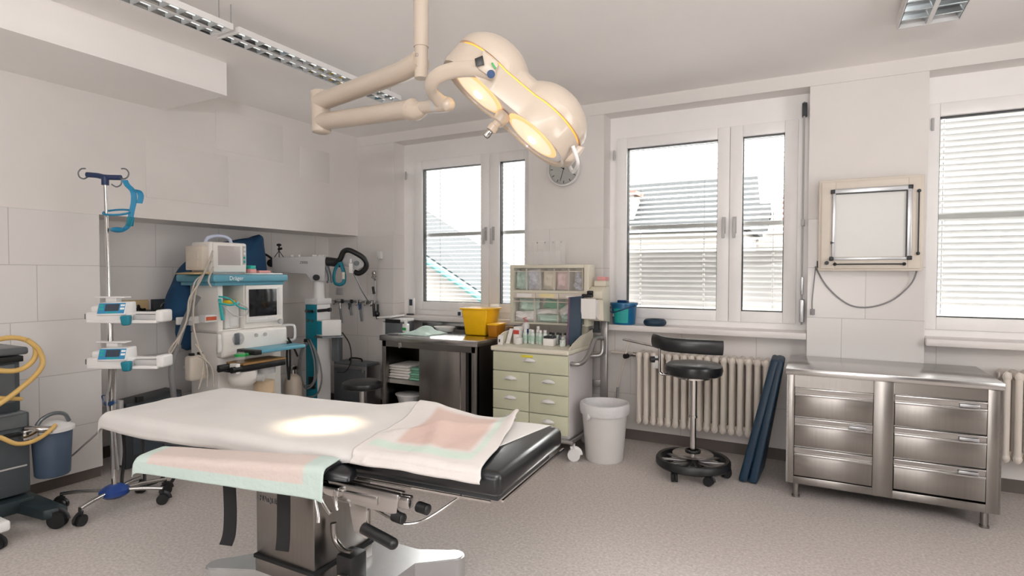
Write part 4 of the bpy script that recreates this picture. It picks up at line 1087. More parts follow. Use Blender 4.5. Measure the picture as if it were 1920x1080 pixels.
# tilting bins in a frame
FX0, FX1, FY, FYB = 2.135, 2.90, -.30, -.14
b = B(); ring(b, FX0, FX1, 1.045, 1.578, 2.172, 2.858, 1.062, 1.548, FY, FYB, .004)
b.box(2.17, 2.86, FYB-.012, FYB, 1.05, 1.56).box(2.17, 2.86, FY+.004, FYB, 1.33, 1.338).box(2.17, 2.86, FY-.004, FY+.004, 1.328, 1.35)
part('bin_frame', b, CARTTOP, ct)
for px_ in (2.2, 2.79): part('frame_post', B().box(px_, px_+.06, -.18, -.14, .88, 1.06, .004), CARTTOP, ct)
def tilt_bin(x0, x1, z0, z1, y0):
    w = part('bin', B().box(x0+.003, x0+.006, y0, FYB-.015, z0, z1).box(x1-.006, x1-.003, y0, FYB-.015, z0, z1).box(x0+.003, x1-.003, y0, FYB-.015, z0, z0+.004), FROST, ct, label='clear plastic tilting bin')
    part('front', B().box(x0+.003, x1-.003, y0-.012, y0-.009, z0, z1-.025).box(x0+.003, x1-.003, y0-.012, y0-.006, z1-.022, z1), FROST, w)
    part('rim', B().box(x0+.002, x1-.002, y0-.016, y0-.008, z1-.028, z1-.022).box(x0+.002, x0+.005, y0-.014, y0-.008, z0, z1).box(x1-.005, x1-.002, y0-.014, y0-.008, z0, z1), BEIGE, w)
wU = (2.855-2.175)/5
PACKS = []
for i in range(5):
    tilt_bin(2.175+i*wU, 2.175+(i+1)*wU, 1.352, 1.545, FY)
wL = (2.855-2.175)/3
for i in range(3):
    tilt_bin(2.175+i*wL, 2.175+(i+1)*wL, 1.064, 1.275, FY-.02)
    # label strip between the rows
    m_ = (PAPERWHITE, mat('cream_label', '#e7d9a8', .7), PAPERWHITE)[i]
    st_ = part('label_strip', B().box(2.177+i*wL, 2.173+(i+1)*wL, FY-.012, FY-.006, 1.278, 1.326, .002), BEIGE, ct)
    xm = 2.175+(i+.5)*wL
    part('label', B().box(xm-(.075, .075, .045)[i], xm+(.075, .075, .045)[i], FY-.0135, FY-.0115, 1.288, (1.32, 1.322, 1.306)[i]), m_, st_)
def pouch(name, label, c, w, h, m, tilt=0.0, bulge=.02, amp=.01, ty=0.0, group=None, seed=0):
    M = Matrix.Translation(c) @ Matrix.Rotation(tilt, 4, 'Y') @ Matrix.Rotation(ty, 4, 'X')
    def f(s):
        def g(u, v):
            e = min(1, 5*min(u, 1-u, v, 1-v))
            return M @ Vector(((u-.5)*w+amp*.6*nz(v*4, seed, 1), s*bulge*e*(1+.6*nz(u*3, v*3, seed+s))+amp*nz(u*5, v*5, seed), v*h+amp*.6*nz(u*4, seed, 4)))
        return g
    b = B().sheet(f(-1), 14, 14, uv=False).sheet(f(1), 14, 14, uv=False)
    bmesh.ops.remove_doubles(b.bm, verts=b.bm.verts, dist=.002)
    return tag(part(name, b, m, loc=c), label, 'packet', group)
PINKP = mat('pink_packet', '#dcc3c0', .7, var=.1, scale=30, bump=.3, bscale=20)
MINTP = mat('mint_packet', '#b5d3c4', .6, var=.15, scale=18, bump=.3, bscale=20)
GREENP = mat('green_packet', '#4f9f7e', .6, var=.15, scale=14, bump=.3, bscale=20)
BLUEWP = mat('blue_white_packet', '#c9cbd6', .6, var=.25, scale=40, bump=.3, bscale=20)
CREAMP = mat('cream_packet', '#e0d8c4', .7, var=.05, bump=.3, bscale=20)
def bx_(i): return 2.175+(i+.5)*wU
pouch('sterile_packet', 'crumpled white and mint packet in the first bin of the upper row', (bx_(0), -.262, 1.358), .128, .165, MINTP, .06, .03, .014, seed=1)
pouch('sterile_packet', 'bulging greyish white packet in the second bin of the upper row', (bx_(1), -.262, 1.358), .13, .178, BLUEWP, -.1, .03, .014, seed=2)
pouch('sterile_packet', 'cream paper packet in the third bin of the upper row', (bx_(2), -.262, 1.358), .122, .165, CREAMP, .03, .03, .006, seed=3)
pouch('sterile_packet', 'pinkish packet in the fourth bin of the upper row', (bx_(3), -.262, 1.358), .122, .165, PINKP, -.02, .03, .006, seed=4)
for k in range(7):
    pouch('ampoule_strip', 'small white ampoule strips heaped in the last bin of the upper row', (bx_(4)+random.uniform(-.035, .035), -.25+.01*(k % 3), 1.362+.017*k), .035, .05, BLUEWP, random.uniform(-1.2, 1.2), .008, .004, random.uniform(-.4, .4), 'ampoule strips in the last bin', seed=k+10)
def lx_(i): return 2.175+(i+.5)*wL
pouch('dressing_packet', 'clear packet with a green back in the upper part of the left lower bin', (lx_(0)+.02, -.25, 1.155), .20, .115, MINTP, .05, .04, .016, seed=21)
pouch('dressing_packet', 'dark green packet edge at the right of the left lower bin', (lx_(0)+.078, -.2, 1.15), .05, .12, GREENP, .05, .015, .006, seed=22)
pouch('dressing_packet', 'white fabric packet at the bottom of the left lower bin', (lx_(0), -.275, 1.068), .21, .09, PAPERWHITE, -.03, .035, .012, seed=23)
pouch('dressing_packet', 'green topped packet leaning in the middle lower bin', (lx_(1)+.02, -.24, 1.165), .19, .10, GREENP, .35, .02, .01, seed=24)
pouch('dressing_packet', 'flat white packet across the middle lower bin', (lx_(1)-.02, -.27, 1.135), .2, .05, PAPERWHITE, -.05, .03, .008, seed=25)
pouch('dressing_packet', 'mint packet at the bottom of the middle lower bin', (lx_(1), -.275, 1.068), .215, .068, MINTP, 0, .035, .008, seed=26)
pouch('dressing_packet', 'slanted white packet in the right lower bin', (lx_(2)-.02, -.265, 1.14), .17, .09, PAPERWHITE, -.55, .03, .008, seed=27)
pouch('dressing_packet', 'mint packet at the bottom of the right lower bin', (lx_(2), -.275, 1.068), .2, .068, MINTP, .05, .035, .008, seed=28)
# clear glove-box holder above the bins
ch = thing('acrylic_holder', 'tall clear acrylic holder standing on top of the tilting bins', 'holder', (2.46, -.2, 1.578))
b = B().box(2.30, 2.62, -.15, -.146, 1.579, 1.80).box(2.30, 2.304, -.26, -.15, 1.579, 1.79).box(2.40, 2.404, -.26, -.15, 1.579, 1.79).box(2.52, 2.524, -.26, -.15, 1.579, 1.79).box(2.616, 2.62, -.26, -.15, 1.579, 1.79).box(2.30, 2.62, -.264, -.26, 1.579, 1.70).box(2.30, 2.62, -.26, -.15, 1.579, 1.583)
part('holder_wall', b, CLEAR, ch)
b = B()
for x in (2.34, 2.42, 2.5, 2.58): b.cyl((x, -.152, 1.785), (x, -.145, 1.785), .006, seg=10)
part('stud', b, MIDGREY, ch)
# dispenser on the right of the bins
dp = thing('paper_dispenser', 'boxy cream paper roll dispenser on the right side of the cart', 'dispenser', (2.96, -.25, 1.08))
part('body', B().prism([(-.30, 1.10), (-.12, 1.08), (-.12, 1.39), (-.24, 1.39), (-.33, 1.35), (-.33, 1.29), (-.30, 1.28)], 2.905, 3.035, 'x', bev=.006), CARTTOP, dp)
part('paper_roll', B().cyl((2.865, -.305, 1.195), (3.0, -.305, 1.195), .085, seg=40), PAPERWHITE, dp)
part('sheet_end', B().box(2.868, 2.998, -.392, -.389, 1.12, 1.29), PAPERWHITE, dp)
part('bracket', B().box(2.90, 2.94, -.16, -.12, 1.0, 1.10).box(2.86, 2.95, -.15, -.10, .98, 1.01), DGREY, dp)
t = thing('label_tape_box', 'small box with pink edge on top of the paper dispenser', 'box', (2.99, -.2, 1.391))
part('box', B().box(2.93, 3.035, -.24, -.13, 1.392, 1.44, .004), CARTTOP, t)
part('lid', B().box(2.95, 3.03, -.23, -.14, 1.44, 1.475, .004), PINK, t)
t = thing('marker_clip', 'black marker clipped at the corner of the bin frame', 'clip', (2.89, -.33, 1.31))
part('clip', B().box(2.86, 2.955, -.36, -.30, 1.30, 1.325, .006).box(2.905, 2.955, -.355, -.31, 1.325, 1.355, .006).box(2.885, 2.9, -.315, -.29, 1.30, 1.32), BLACK, t)
fo = thing('document_folder', 'dark blue upright folder with purple spine beside the bottles', 'folder', (2.83, -.41, .883))
b = B().hexa([(2.785, -.48, .9), (2.872, -.43, .9), (2.872, -.39, .9), (2.785, -.44, .9), (2.778, -.42, 1.30), (2.875, -.37, 1.31), (2.875, -.34, 1.31), (2.778, -.39, 1.30)], .004)
part('cover', b, NAVYMAT, fo)
part('spine', B().hexa([(2.777, -.485, .9), (2.789, -.485, .9), (2.789, -.435, .9), (2.777, -.435, .9), (2.767, -.425, 1.30), (2.781, -.425, 1.30), (2.781, -.385, 1.30), (2.767, -.385, 1.30)], .003), mat('purple_spine', '#6a4a63', .5), fo)
part('foot', B().box(2.79, 2.86, -.45, -.40, .8825, .905, .003), BLACK, fo)
# bottles and vials on the worktop
def bottle(x, y, r, h, bm_, cm, label, group, neck=.5, capr=.75, band=None):
    z = .883
    t = thing('medicine_bottle', label, 'bottle', (x, y, z), group=group)
    part('body', B().lathe([(0, z), (r*.93, z), (r, z+.004), (r, z+h*.68), (r*.9, z+h*.76), (r*neck, z+h*.82), (r*neck, z+h*.86), (0, z+h*.86)], (x, y, 0), 20), bm_, t)
    part('cap', B().lathe([(r*capr, z+h*.82), (r*capr, z+h-.003), (r*capr*.85, z+h), (0, z+h)], (x, y, 0), 20), cm, t)
    if band: part('label', B().lathe([(r+.0006, z+h*.18), (r+.0006, z+h*.58)], (x, y, 0), 20), band, t)
VIAL = mat('vial_milky', '#d5dfd9', .2, var=.03, spec=.6)
names = ['first', 'second', 'third', 'fourth', 'fifth', 'sixth', 'seventh']
xs = [2.355, 2.395, 2.432, 2.475, 2.512, 2.548, 2.452]
ys = [-.42, -.40, -.43, -.41, -.44, -.42, -.36]
for i in range(7):
    bottle(xs[i], ys[i], .019, .125 if i != 6 else .15, VIAL, MWHITE,
           ('white-capped bottle with mint label, %s from the left in the bottle row' % names[i]) if i < 6 else 'taller white-capped bottle standing behind the bottle row', 'white-capped bottles on the cart', band=MINTP)
for i in range(5):
    bottle(2.56+.034*i, -.33-.02*(i % 2), .015, .10, MIDGREY if i % 2 else VIAL, BLACK, 'small dark-capped vial, %s from the left behind the white carton' % names[i], 'dark-capped vials on the cart')
def carton(name, label, x0, x1, y0, y1, z0, z1, m, flap=None, cat='box', stripe=None):
    t = thing(name, label, cat, ((x0+x1)/2, (y0+y1)/2, z0))
    part('carton', B().box(x0, x1, y0, y1, z0, z1, .003), m, t)
    if flap: part('flap', B().hexa([(x0, y1, z1), (x1, y1, z1), (x1, y1-.003, z1), (x0, y1-.003, z1), (x0, y1+.02, z1+.04), (x1, y1+.02, z1+.04), (x1, y1+.017, z1+.04), (x0, y1+.017, z1+.04)]), flap, t)
    if stripe: part('stripe', B().box(x0-.0006, x1+.0006, y0-.001, y0+.001, z0+(z1-z0)*.55, z0+(z1-z0)*.8), stripe, t)
    return t
t = carton('vial_tray', 'white tray of small dark-topped vials in front on the cart', 2.565, 2.66, -.50, -.42, .883, .945, PAPERWHITE)
b = B()
for i in range(5):
    for j in range(3): b.cyl((2.575+.019*i, -.49+.028*j, .945), (2.575+.019*i, -.49+.028*j, .965), .0075, seg=10)
part('vial_top', b, DGREY, t)
for i, (x, y, r, h) in enumerate(((2.735, -.47, .026, .055), (2.705, -.38, .022, .075), (2.752, -.36, .024, .1))):
    bottle(x, y, r, h, VIAL, MWHITE, ['low round white jar at the front right of the cart top', 'squat white jar behind the low round jar', 'tall white jar nearest the blue folder'][i], 'white jars on the cart', neck=.8, capr=.98)
t = carton('glove_box', 'tall white carton with red mark at the left of the cart top', 2.262, 2.318, -.47, -.38, .883, 1.03, PAPERWHITE, stripe=RED)
carton('swab_box', 'low white carton in front of the tall carton on the cart', 2.31, 2.36, -.53, -.48, .883, .94, PAPERWHITE)
t = thing('disinfectant_bottle', 'white spray bottle with dark blue and red band behind the tall carton', 'bottle', (2.30, -.3, .883))
part('body', B().lathe([(0, .884), (.033, .884), (.036, .89), (.036, 1.03), (.02, 1.055), (.014, 1.06), (0, 1.06)], (2.30, -.3, 0), 24), MWHITE, t)
part('band', B().lathe([(.0367, .95), (.0367, 1.0)], (2.30, -.3, 0), 24), NAVY, t)
part('nozzle', B().cyl((2.30, -.3, 1.06), (2.30, -.3, 1.09), .016, seg=16).box(2.27, 2.315, -.31, -.29, 1.085, 1.105, .005), RED, t)
t = thing('card_holder', 'white cards standing in a holder at the left front edge of the cart', 'card holder', (2.2, -.55, .883))
part('card', B().hexa([(2.19, -.62, .883), (2.235, -.62, .883), (2.235, -.615, .883), (2.19, -.615, .883), (2.185, -.60, .965), (2.23, -.60, .965), (2.23, -.595, .965), (2.185, -.595, .965)]), PAPERWHITE, t)
part('card', B().hexa([(2.20, -.50, .883), (2.24, -.50, .883), (2.24, -.495, .883), (2.20, -.495, .883), (2.215, -.45, 1.01), (2.25, -.45, 1.01), (2.25, -.445, 1.01), (2.215, -.445, 1.01)]), PAPERWHITE, t)
part('print_mark', B().box(2.2, 2.206, -.623, -.612, .905, .93), INK, t)
# ------------------------------------------------------------------ anaesthesia machine in front of the niche
am = thing('anaesthesia_machine', 'tall off-white anaesthesia machine with dusty teal top shelf by the niche', 'medical machine', (.12, -1.63, 0))
XF = .35
b = B().box(-.06, .30, -1.945, -1.315, .12, 1.0, .012).box(-.06, .05, -1.945, -1.315, 1.0, 1.40, .01)
b.box(-.06, .31, -1.945, -1.90, 1.0, 1.40, .008).box(-.06, .33, -1.36, -1.315, 1.0, 1.40, .008)
b.box(.0, .33, -1.72, -1.33, 1.02, 1.40, .012)
b.box(-.06, .30, -1.945, -1.315, 1.0, 1.03, .008)
part('body', b, MACHINE, am)
part('base', B().box(-.12, .55, -1.98, -1.28, .07, .13, .02), MGREY, am)
for x, y, a in ((.5, -1.93, 10), (.5, -1.33, 50), (-.08, -1.93, 0), (-.08, -1.33, 0)): caster(am, x, y, .038, .08, BLACK, R(a))
b = B().box(-.12, .385, -2.03, -1.30, 1.425, 1.485, .014, 3).box(-.10, .35, -2.0, -1.32, 1.395, 1.43, .006)
part('top_shelf', b, TEALTOP, am, label='dusty teal top shelf')
text('lettering', 'Dräger', .046, (.3865, -1.83, 1.455), ROT_SIDE, WHITEINK, am)
# screen unit
b = B().box(.33, .352, -1.715, -1.345, 1.07, 1.395, .01)
part('screen_housing', b, MACHINE, am)
part('screen', B().box(.352, .358, -1.69, -1.405, 1.125, 1.36, .004), SCREENDARK, am, label='dark flat screen')
part('control_strip', B().box(.352, .355, -1.39, -1.36, 1.13, 1.37, .002).box(.352, .355, -1.69, -1.50, 1.085, 1.112, .002).box(.352, .355, -1.495, -1.405, 1.085, 1.112, .002), MWHITE, am)
part('knob', B().cyl((.35, -1.375, 1.065), (.378, -1.375, 1.065), .022, seg=20), MGREY, am)
# flow and ventilator front
b = B().box(.28, .375, -1.96, -1.30, .80, 1.02, .03, 3)
part('front_panel', b, MACHINE, am)
part('gauge', B().cyl((.375, -1.815, .95), (.388, -1.815, .95), .052, seg=32).box(.388, .392, -1.84, -1.79, .935, .965, .002), MGREY, am)
part('gauge_face', B().box(.388, .398, -1.858, -1.812, .905, 1.0, .004), MIDGREY, am)
for y in (-1.64, -1.55): part('knob', B().cyl((.375, y, .965), (.385, y, .965), .016, seg=18), MGREY, am)
part('side_handle', B().tube([(.375, -1.99, .86), (.40, -2.0, .87), (.402, -2.0, .93), (.40, -2.0, .985), (.375, -1.99, .995)], .016, seg=10), MWHITE, am)
part('grab_rail', B().tube([(.34, -1.33, 1.025), (.42, -1.31, 1.03), (.455, -1.30, 1.02), (.46, -1.295, .97), (.45, -1.30, .90), (.36, -1.31, .89)], .011, seg=10), MWHITE, am)
# fold-out tray and absorber block
tr_ = part('tray', B().hexa([(.38, -1.78, .835), (.60, -1.80, .835), (.60, -1.30, .835), (.38, -1.28, .835), (.38, -1.78, .865), (.60, -1.80, .865), (.60, -1.30, .865), (.38, -1.28, .865)], .008), TEALTOP, am, label='dusty teal fold-out tray')
part('tray_end', B().box(.375, .605, -1.83, -1.76, .828, .868, .008), BLACK, tr_)
b = B().box(.36, .58, -2.0, -1.50, .705, .755, .008).cyl((.585, -2.03, .735), (.585, -1.95, .735), .025, seg=16).cyl((.5, -2.08, .74), (.5, -1.98, .74), .022, seg=16)
part('absorber_block', b, BLACK, am)
part('wood_edge', B().box(.37, .585, -1.92, -1.5, .756, .772, .003), mat('brown_tray_edge', '#8b6a3e', .5), am)
part('valve_dome', B().lathe([(.0, .86), (.03, .858), (.042, .84), (.042, .80), (.03, .79), (.034, .775), (0, .77)], (.52, -1.90, 0), 24), CLEAR, am)
part('valve_collar', B().cyl((.52, -1.90, .825), (.52, -1.90, .845), .045, seg=24), GREEN, am)
part('green_lever', B().box(.5, .53, -1.85, -1.76, .82, .845, .006), GREEN, am, label='green lever')
part('clamp', B().box(.52, .6, -2.0, -1.96, .70, .78, .006), MWHITE, am)
can = part('absorber_canister', B().cyl((.45, -1.62, .36), (.45, -1.62, .58), .082, seg=32), SODA, am, label='canister of tan granules')
part('canister_wall', B().cyl((.45, -1.62, .34), (.45, -1.62, .70), .088, seg=32), CLEAR, can)
part('canister_top', B().cyl((.45, -1.62, .645), (.45, -1.62, .705), .092, seg=32), MGREY, can)
b = B().lathe([(0, .56), (.06, .565), (.105, .60), (.115, .64), (.115, .70), (0, .705)], (.46, -1.84, 0), 32)
part('bellows_housing', b, MACHINE, am)
part('bellows_port', B().cyl((.54, -1.76, .63), (.585, -1.735, .63), .03, seg=20).cyl((.585, -1.735, .63), (.59, -1.733, .63), .018, seg=20), MGREY, am)
# vaporizer bay
vp = part('vaporizer', B().box(.15, .30, -1.87, -1.735, 1.03, 1.24, .02, 3).box(.28, .315, -1.84, -1.76, 1.05, 1.13, .01), MWHITE, am)
part('vaporizer_dial', B().cyl((.23, -1.80, 1.24), (.23, -1.80, 1.27), .058, seg=28), YELLOWCAP, vp, label='yellow dial')
part('vaporizer_collar', B().cyl((.23, -1.80, 1.225), (.23, -1.80, 1.242), .062, seg=28), MGREY, vp)
part('orange_label', B().box(.30, .302, -2.045, -1.955, 1.115, 1.145), ORANGE, am)
rl = part('side_rail', B().box(.18, .21, -2.22, -1.945, 1.09, 1.15, .006).box(.22, .30, -2.05, -1.945, 1.10, 1.16, .004), MWHITE, am)
part('clamp_screw', B().cyl((.2, -2.14, 1.10), (.25, -2.14, 1.10), .018, seg=16), MGREY, rl)
# teal sample lines looped over the vaporizer
cb = B().tube([(0.360, -1.965, 1.291), (0.360, -1.948, 1.160), (0.360, -1.939, 1.116)], .014, seg=8, sub=4)
cb.tube([(0.360, -1.974, 1.309), (0.380, -1.893, 1.289), (0.380, -1.810, 1.219), (0.370, -1.727, 1.192)], .007, seg=8)
cb.tube([(0.370, -1.972, 1.257), (0.390, -1.891, 1.236), (0.380, -1.805, 1.250)], .008, seg=8)
part('sample_line', cb, mat('teal_clip', '#2aa5a5', .5), am, label='teal sample line')
part('sample_line', B().tube([(0.360, -1.984, 1.274), (0.380, -1.846, 1.146), (0.370, -1.728, 1.147), (0.370, -1.717, 1.200), (0.370, -1.813, 1.259)], .005, seg=8), MGREY, am)
# rails and the hanging power box
pb = part('power_box', B().box(.20, .29, -2.17, -2.03, .64, .84, .022, 3), BEIGE, am, label='beige power box')
for y in (-2.145, -2.075): part('box_plug', B().box(.22, .26, y, y+.03, .83, .86, .004), BLACK, pb)
part('box_arm', B().box(.1, .2, -2.12, -1.94, .72, .75, .004), MGREY, pb)
# breathing hoses and cables at the left flank
def tubes(name, lst, r, m, parent, seg=8, label=None):
    b = B()
    for pts in lst: b.tube(pts, r, seg=seg)
    return part(name, b, m, parent, label=label)
tubes('monitor_cable', [
    [(0.300, -1.985, 1.645), (0.300, -2.046, 1.507), (0.300, -2.137, 1.422), (0.300, -2.178, 1.235), (0.300, -2.236, 1.052), (0.300, -2.342, 0.919), (0.300, -2.326, 0.897), (0.300, -2.249, 1.032)],
    [(0.330, -2.015, 1.593), (0.330, -2.089, 1.485), (0.330, -2.144, 1.381), (0.330, -2.173, 1.131), (0.350, -2.145, 0.920), (0.400, -2.109, 0.751), (0.400, -2.111, 0.603)],
    [(0.360, -2.021, 1.677), (0.360, -2.073, 1.549), (0.340, -2.123, 1.423), (0.340, -2.207, 1.300), (0.320, -2.218, 1.134), (0.300, -2.271, 0.972), (0.300, -2.315, 0.732)],
    [(0.400, -2.045, 1.549), (0.410, -2.094, 1.444), (0.400, -2.066, 1.389)],
    [(0.400, -2.178, 0.852), (0.420, -2.135, 0.819), (0.420, -2.078, 0.739), (0.420, -2.070, 0.598)],
    [(0.360, -2.177, 0.945), (0.400, -2.143, 0.848), (0.420, -2.158, 0.718), (0.420, -2.195, 0.599)]], .0065, CABLEBEIGE, am)
b = B().tube([(0.250, -2.074, 1.310), (0.250, -2.164, 1.170), (0.280, -2.254, 0.990), (0.300, -2.327, 0.774), (0.300, -2.314, 0.547), (0.300, -2.300, 0.318)], .021, seg=12, sub=14)
for i, v in enumerate(b.bm.verts): pass
part('breathing_hose', b, HOSEGREY, am, label='grey breathing hose')
tubes('black_tube', [[(0.450, -1.366, 0.888), (0.450, -1.379, 0.769), (0.420, -1.348, 0.643), (0.400, -1.320, 0.530)], [(0.430, -1.331, 0.883), (0.420, -1.318, 0.687), (0.400, -1.314, 0.529)],
                     [(0.450, -1.366, 0.916), (0.420, -1.281, 0.828), (0.400, -1.215, 0.731)]], .009, BLACK, am, label='black tubes at the right flank')
# gas cylinder between machine and microscope
gc = thing('gas_cylinder', 'cream gas cylinder with metal valve right of the anaesthesia machine', 'gas cylinder', (0.120, -1.024, 0.000))
g0 = gc.location
part('body', B().lathe([(0, 0), (.082, 0), (.085, .01), (.085, .42), (.07, .48), (.03, .515), (0, .52)], (g0.x, g0.y, 0), 32), CREAM, gc)
part('valve', B().cyl((g0.x, g0.y, .50), (g0.x, g0.y, .60), .018, seg=14).box(g0.x-.02, g0.x+.03, g0.y-.045, g0.y+.05, .555, .595, .006).cyl((g0.x, g0.y-.06, .575), (g0.x, g0.y-.04, .575), .02, seg=14), CHROME, gc)

# patient monitor on the shelf
pm = thing('patient_monitor', 'boxy off-white patient monitor standing on the anaesthesia machine', 'monitor', (.18, -1.80, 1.486))
b = B().box(.02, .27, -1.985, -1.64, 1.495, 1.755, .018, 3).box(.265, .285, -1.965, -1.66, 1.505, 1.75, .01)
part('case', b, MACHINE, pm)
part('screen', B().box(.283, .288, -1.925, -1.715, 1.565, 1.725, .003), SCREEN, pm, label='blank grey screen')
part('key_strip', B().box(.284, .288, -1.695, -1.665, 1.57, 1.73, .002), MGREY, pm)
for i in range(4): part('key', B().box(.2875, .291, -1.69, -1.67, 1.585+i*.035, 1.605+i*.035, .002), LABELTEAL if i < 2 else MWHITE, pm)
part('module_rack', B().box(.03, .25, -2.04, -1.983, 1.52, 1.72, .008).box(.06, .2, -2.045, -2.035, 1.55, 1.6).box(.06, .2, -2.045, -2.035, 1.62, 1.67), BEIGE, pm)
part('carry_handle', B().tube([(.16, -1.95, 1.75), (.16, -1.925, 1.79), (.16, -1.86, 1.81), (.16, -1.78, 1.81), (.16, -1.73, 1.79), (.16, -1.71, 1.75)], .014, seg=10), mat('pale_blue_handle', '#bcc6dc', .4), pm)
part('foot', B().box(.03, .27, -1.96, -1.66, 1.486, 1.497, .003), MGREY, pm)
t = thing('flat_tray', 'white flat tray with pink and teal packs on the shelf beside the monitor', 'tray', (.25, -1.46, 1.486))
part('tray', B().box(.12, .36, -1.66, -1.34, 1.486, 1.50, .004), MWHITE, t)
t = thing('ampoule_box', 'small pink and teal box on the tray beside the monitor', 'box', (.25, -1.56, 1.50))
part('lower_half', B().box(.2, .3, -1.63, -1.57, 1.501, 1.535, .003), PINK, t)
part('upper_half', B().box(.2, .3, -1.63, -1.575, 1.535, 1.565, .003), LABELTEAL, t)
t = thing('ampoule_box', 'flat pink box at the right end of the tray beside the monitor', 'box', (.25, -1.45, 1.50))
part('lower_half', B().box(.22, .3, -1.54, -1.42, 1.501, 1.522, .003), PINK, t)
t = thing('clipboard', 'tan clipboard lying at the left end of the teal shelf', 'clipboard', (.15, -2.05, 1.486))
part('board', B().hexa([(.02, -2.12, 1.488), (.3, -2.14, 1.488), (.3, -1.99, 1.488), (.02, -1.99, 1.488), (.02, -2.12, 1.497), (.3, -2.14, 1.497), (.3, -1.99, 1.51), (.02, -1.99, 1.51)], .003), TAN, t)

# navy cloth cover behind the machine
nc = thing('navy_cover', 'dark navy cloth cover draped behind the anaesthesia machine', 'cover', (-.2, -1.8, 0))
out = [(-0.180, -1.118, 1.850), (-0.180, -1.256, 1.837), (-0.180, -1.428, 1.807), (-0.180, -1.618, 1.759), (-0.180, -1.771, 1.672), (-0.180, -1.894, 1.567), (-0.180, -1.980, 1.438), (-0.180, -2.032, 1.299), (-0.180, -2.061, 1.170), (-0.180, -2.030, 1.101), (-0.180, -1.966, 1.087), (-0.180, -1.949, 0.957), (-0.180, -1.917, 0.862), (-0.180, -1.865, 0.824), (-0.180, -1.654, 0.881), (-0.180, -1.205, 1.043), (-0.180, -1.091, 1.457)]
cy_ = sum(p[1] for p in out)/len(out); cz_ = sum(p[2] for p in out)/len(out)
b = B()
def cov_ring(sc, x):
    rs = []
    n = len(out)
    for i in range(n*6):
        a, t = divmod(i, 6); t /= 6
        p = [Vector(out[(a+k-1) % n]) for k in range(4)]
        q = .5*((2*p[1])+(p[2]-p[0])*t+(2*p[0]-5*p[1]+4*p[2]-p[3])*t*t+(3*p[1]-p[0]-3*p[2]+p[3])*t**3)
        y = cy_+(q.y-cy_)*sc; z = cz_+(q.z-cz_)*sc
        rs.append(b.bm.verts.new((x+.012*nz(y*7, z*7, sc*3)+(.012*math.sin(i*.55) if sc > .8 else 0), y, z)))
    return rs
rs = [cov_ring(.05, -.07), cov_ring(.4, -.075), cov_ring(.7, -.085), cov_ring(.88, -.11), cov_ring(.97, -.15), cov_ring(1.0, -.2), cov_ring(.98, -.26), cov_ring(.85, -.31), cov_ring(.05, -.33)]
for A, Q in zip(rs, rs[1:]):
    for k in range(len(A)): b.bm.faces.new((A[k], A[(k+1) % len(A)], Q[(k+1) % len(A)], Q[k]))
b.bm.faces.new(rs[0]); b.bm.faces.new(rs[-1][::-1]); b._mark(0)
part('cloth', b, NAVYCLOTH, nc, smooth=80)
part('stand_block', B().box(-.34, -.14, -1.75, -1.45, .0, 1.2, .01), DGREY, nc)
# rail with odds and ends in the niche
wr = thing('niche_rail', 'dark wall rail with black coil behind the infusion pumps', 'rail', (-.43, -1.9, 1.2))
part('panel', B().box(NX, -.40, -2.05, -1.55, 1.10, 1.27, .004), DGREY, wr)
part('ring_hook', B().tube([(-.38, -1.97+.03*math.cos(i*PI/5), 1.20+.035*math.sin(i*PI/5)) for i in range(10)], .006, closed=True, sub=3), CHROME, wr)
part('shelf', B().box(NX, -.34, -2.36, -2.05, 1.165, 1.18), DGREY, wr)
t = thing('coiled_cuff', 'black coiled cable on the niche rail behind the upper pump', 'cable', (-.39, -2.2, 1.18))
part('coil', B().tube([(-.39+.03*math.cos(i*.9), -2.27+.02*i/2, 1.205+.018*math.sin(i*.9)) for i in range(14)], .011, seg=8, sub=3), BLACK, t)
t = thing('foam_pad', 'small tan foam pad above the black coil on the niche rail', 'pad', (-.42, -2.2, 1.18))
part('pad', B().box(-.44, -.42, -2.30, -2.08, 1.18, 1.27, .006), TAN, t)

# ------------------------------------------------------------------ microscope stand
ms = thing('microscope_stand', 'teal and white microscope column with horizontal grey arm near the room corner', 'microscope', (.11, -.69, 0))
MX0, MX1, MY0, MY1 = .035, .19, -.78, -.60
b = B().box(MX0, MX1, MY0, MY1, .12, 1.18, .006)
part('column', b, MWHITE, ms)
part('front_panel', B().box(MX0-.002, MX1-.002, MY0-.006, MY0+.002, .12, 1.18, .003), TEAL, ms, label='teal control panel')
part('base', B().box(-.12, .34, -.93, -.45, .05, .12, .02), MGREY, ms)
for x, y in ((-.08, -.88), (.3, -.88), (-.08, -.5), (.3, -.5)): caster(ms, x, y, .028, .06, BLACK, 0)
part('cap', B().box(MX0-.01, MX1+.012, MY0-.01, MY1+.01, 1.18, 1.245, .012), MWHITE, ms)
for i in range(3): part('knob', B().cyl((MX0+.03+.046*i, MY0-.006, 1.115), (MX0+.03+.046*i, MY0-.03, 1.115), .017, seg=16), CHROME, ms)
for i in range(2): part('knob', B().cyl((MX0+.045+.06*i, MY0-.006, 1.02), (MX0+.045+.06*i, MY0-.026, 1.02), .014, seg=16), CHROME, ms)
part('pivot_post', B().lathe([(.062, 1.24), (.055, 1.30), (.052, 1.45), (0, 1.45)], (.15, -.72, 0), 32), MWHITE, ms)
AM = Matrix.Translation((.15, -.72, 0)) @ Matrix.Rotation(math.atan2(.47, .8826), 4, 'Z')
b = B().prism([(-.44, 1.50), (-.09, 1.50), (-.05, 1.415), (.09, 1.415), (.09, 1.672), (-.44, 1.655)], -.08, .08, 'y', bev=.008).xf(AM)
part('arm', b, MGREY, ms)
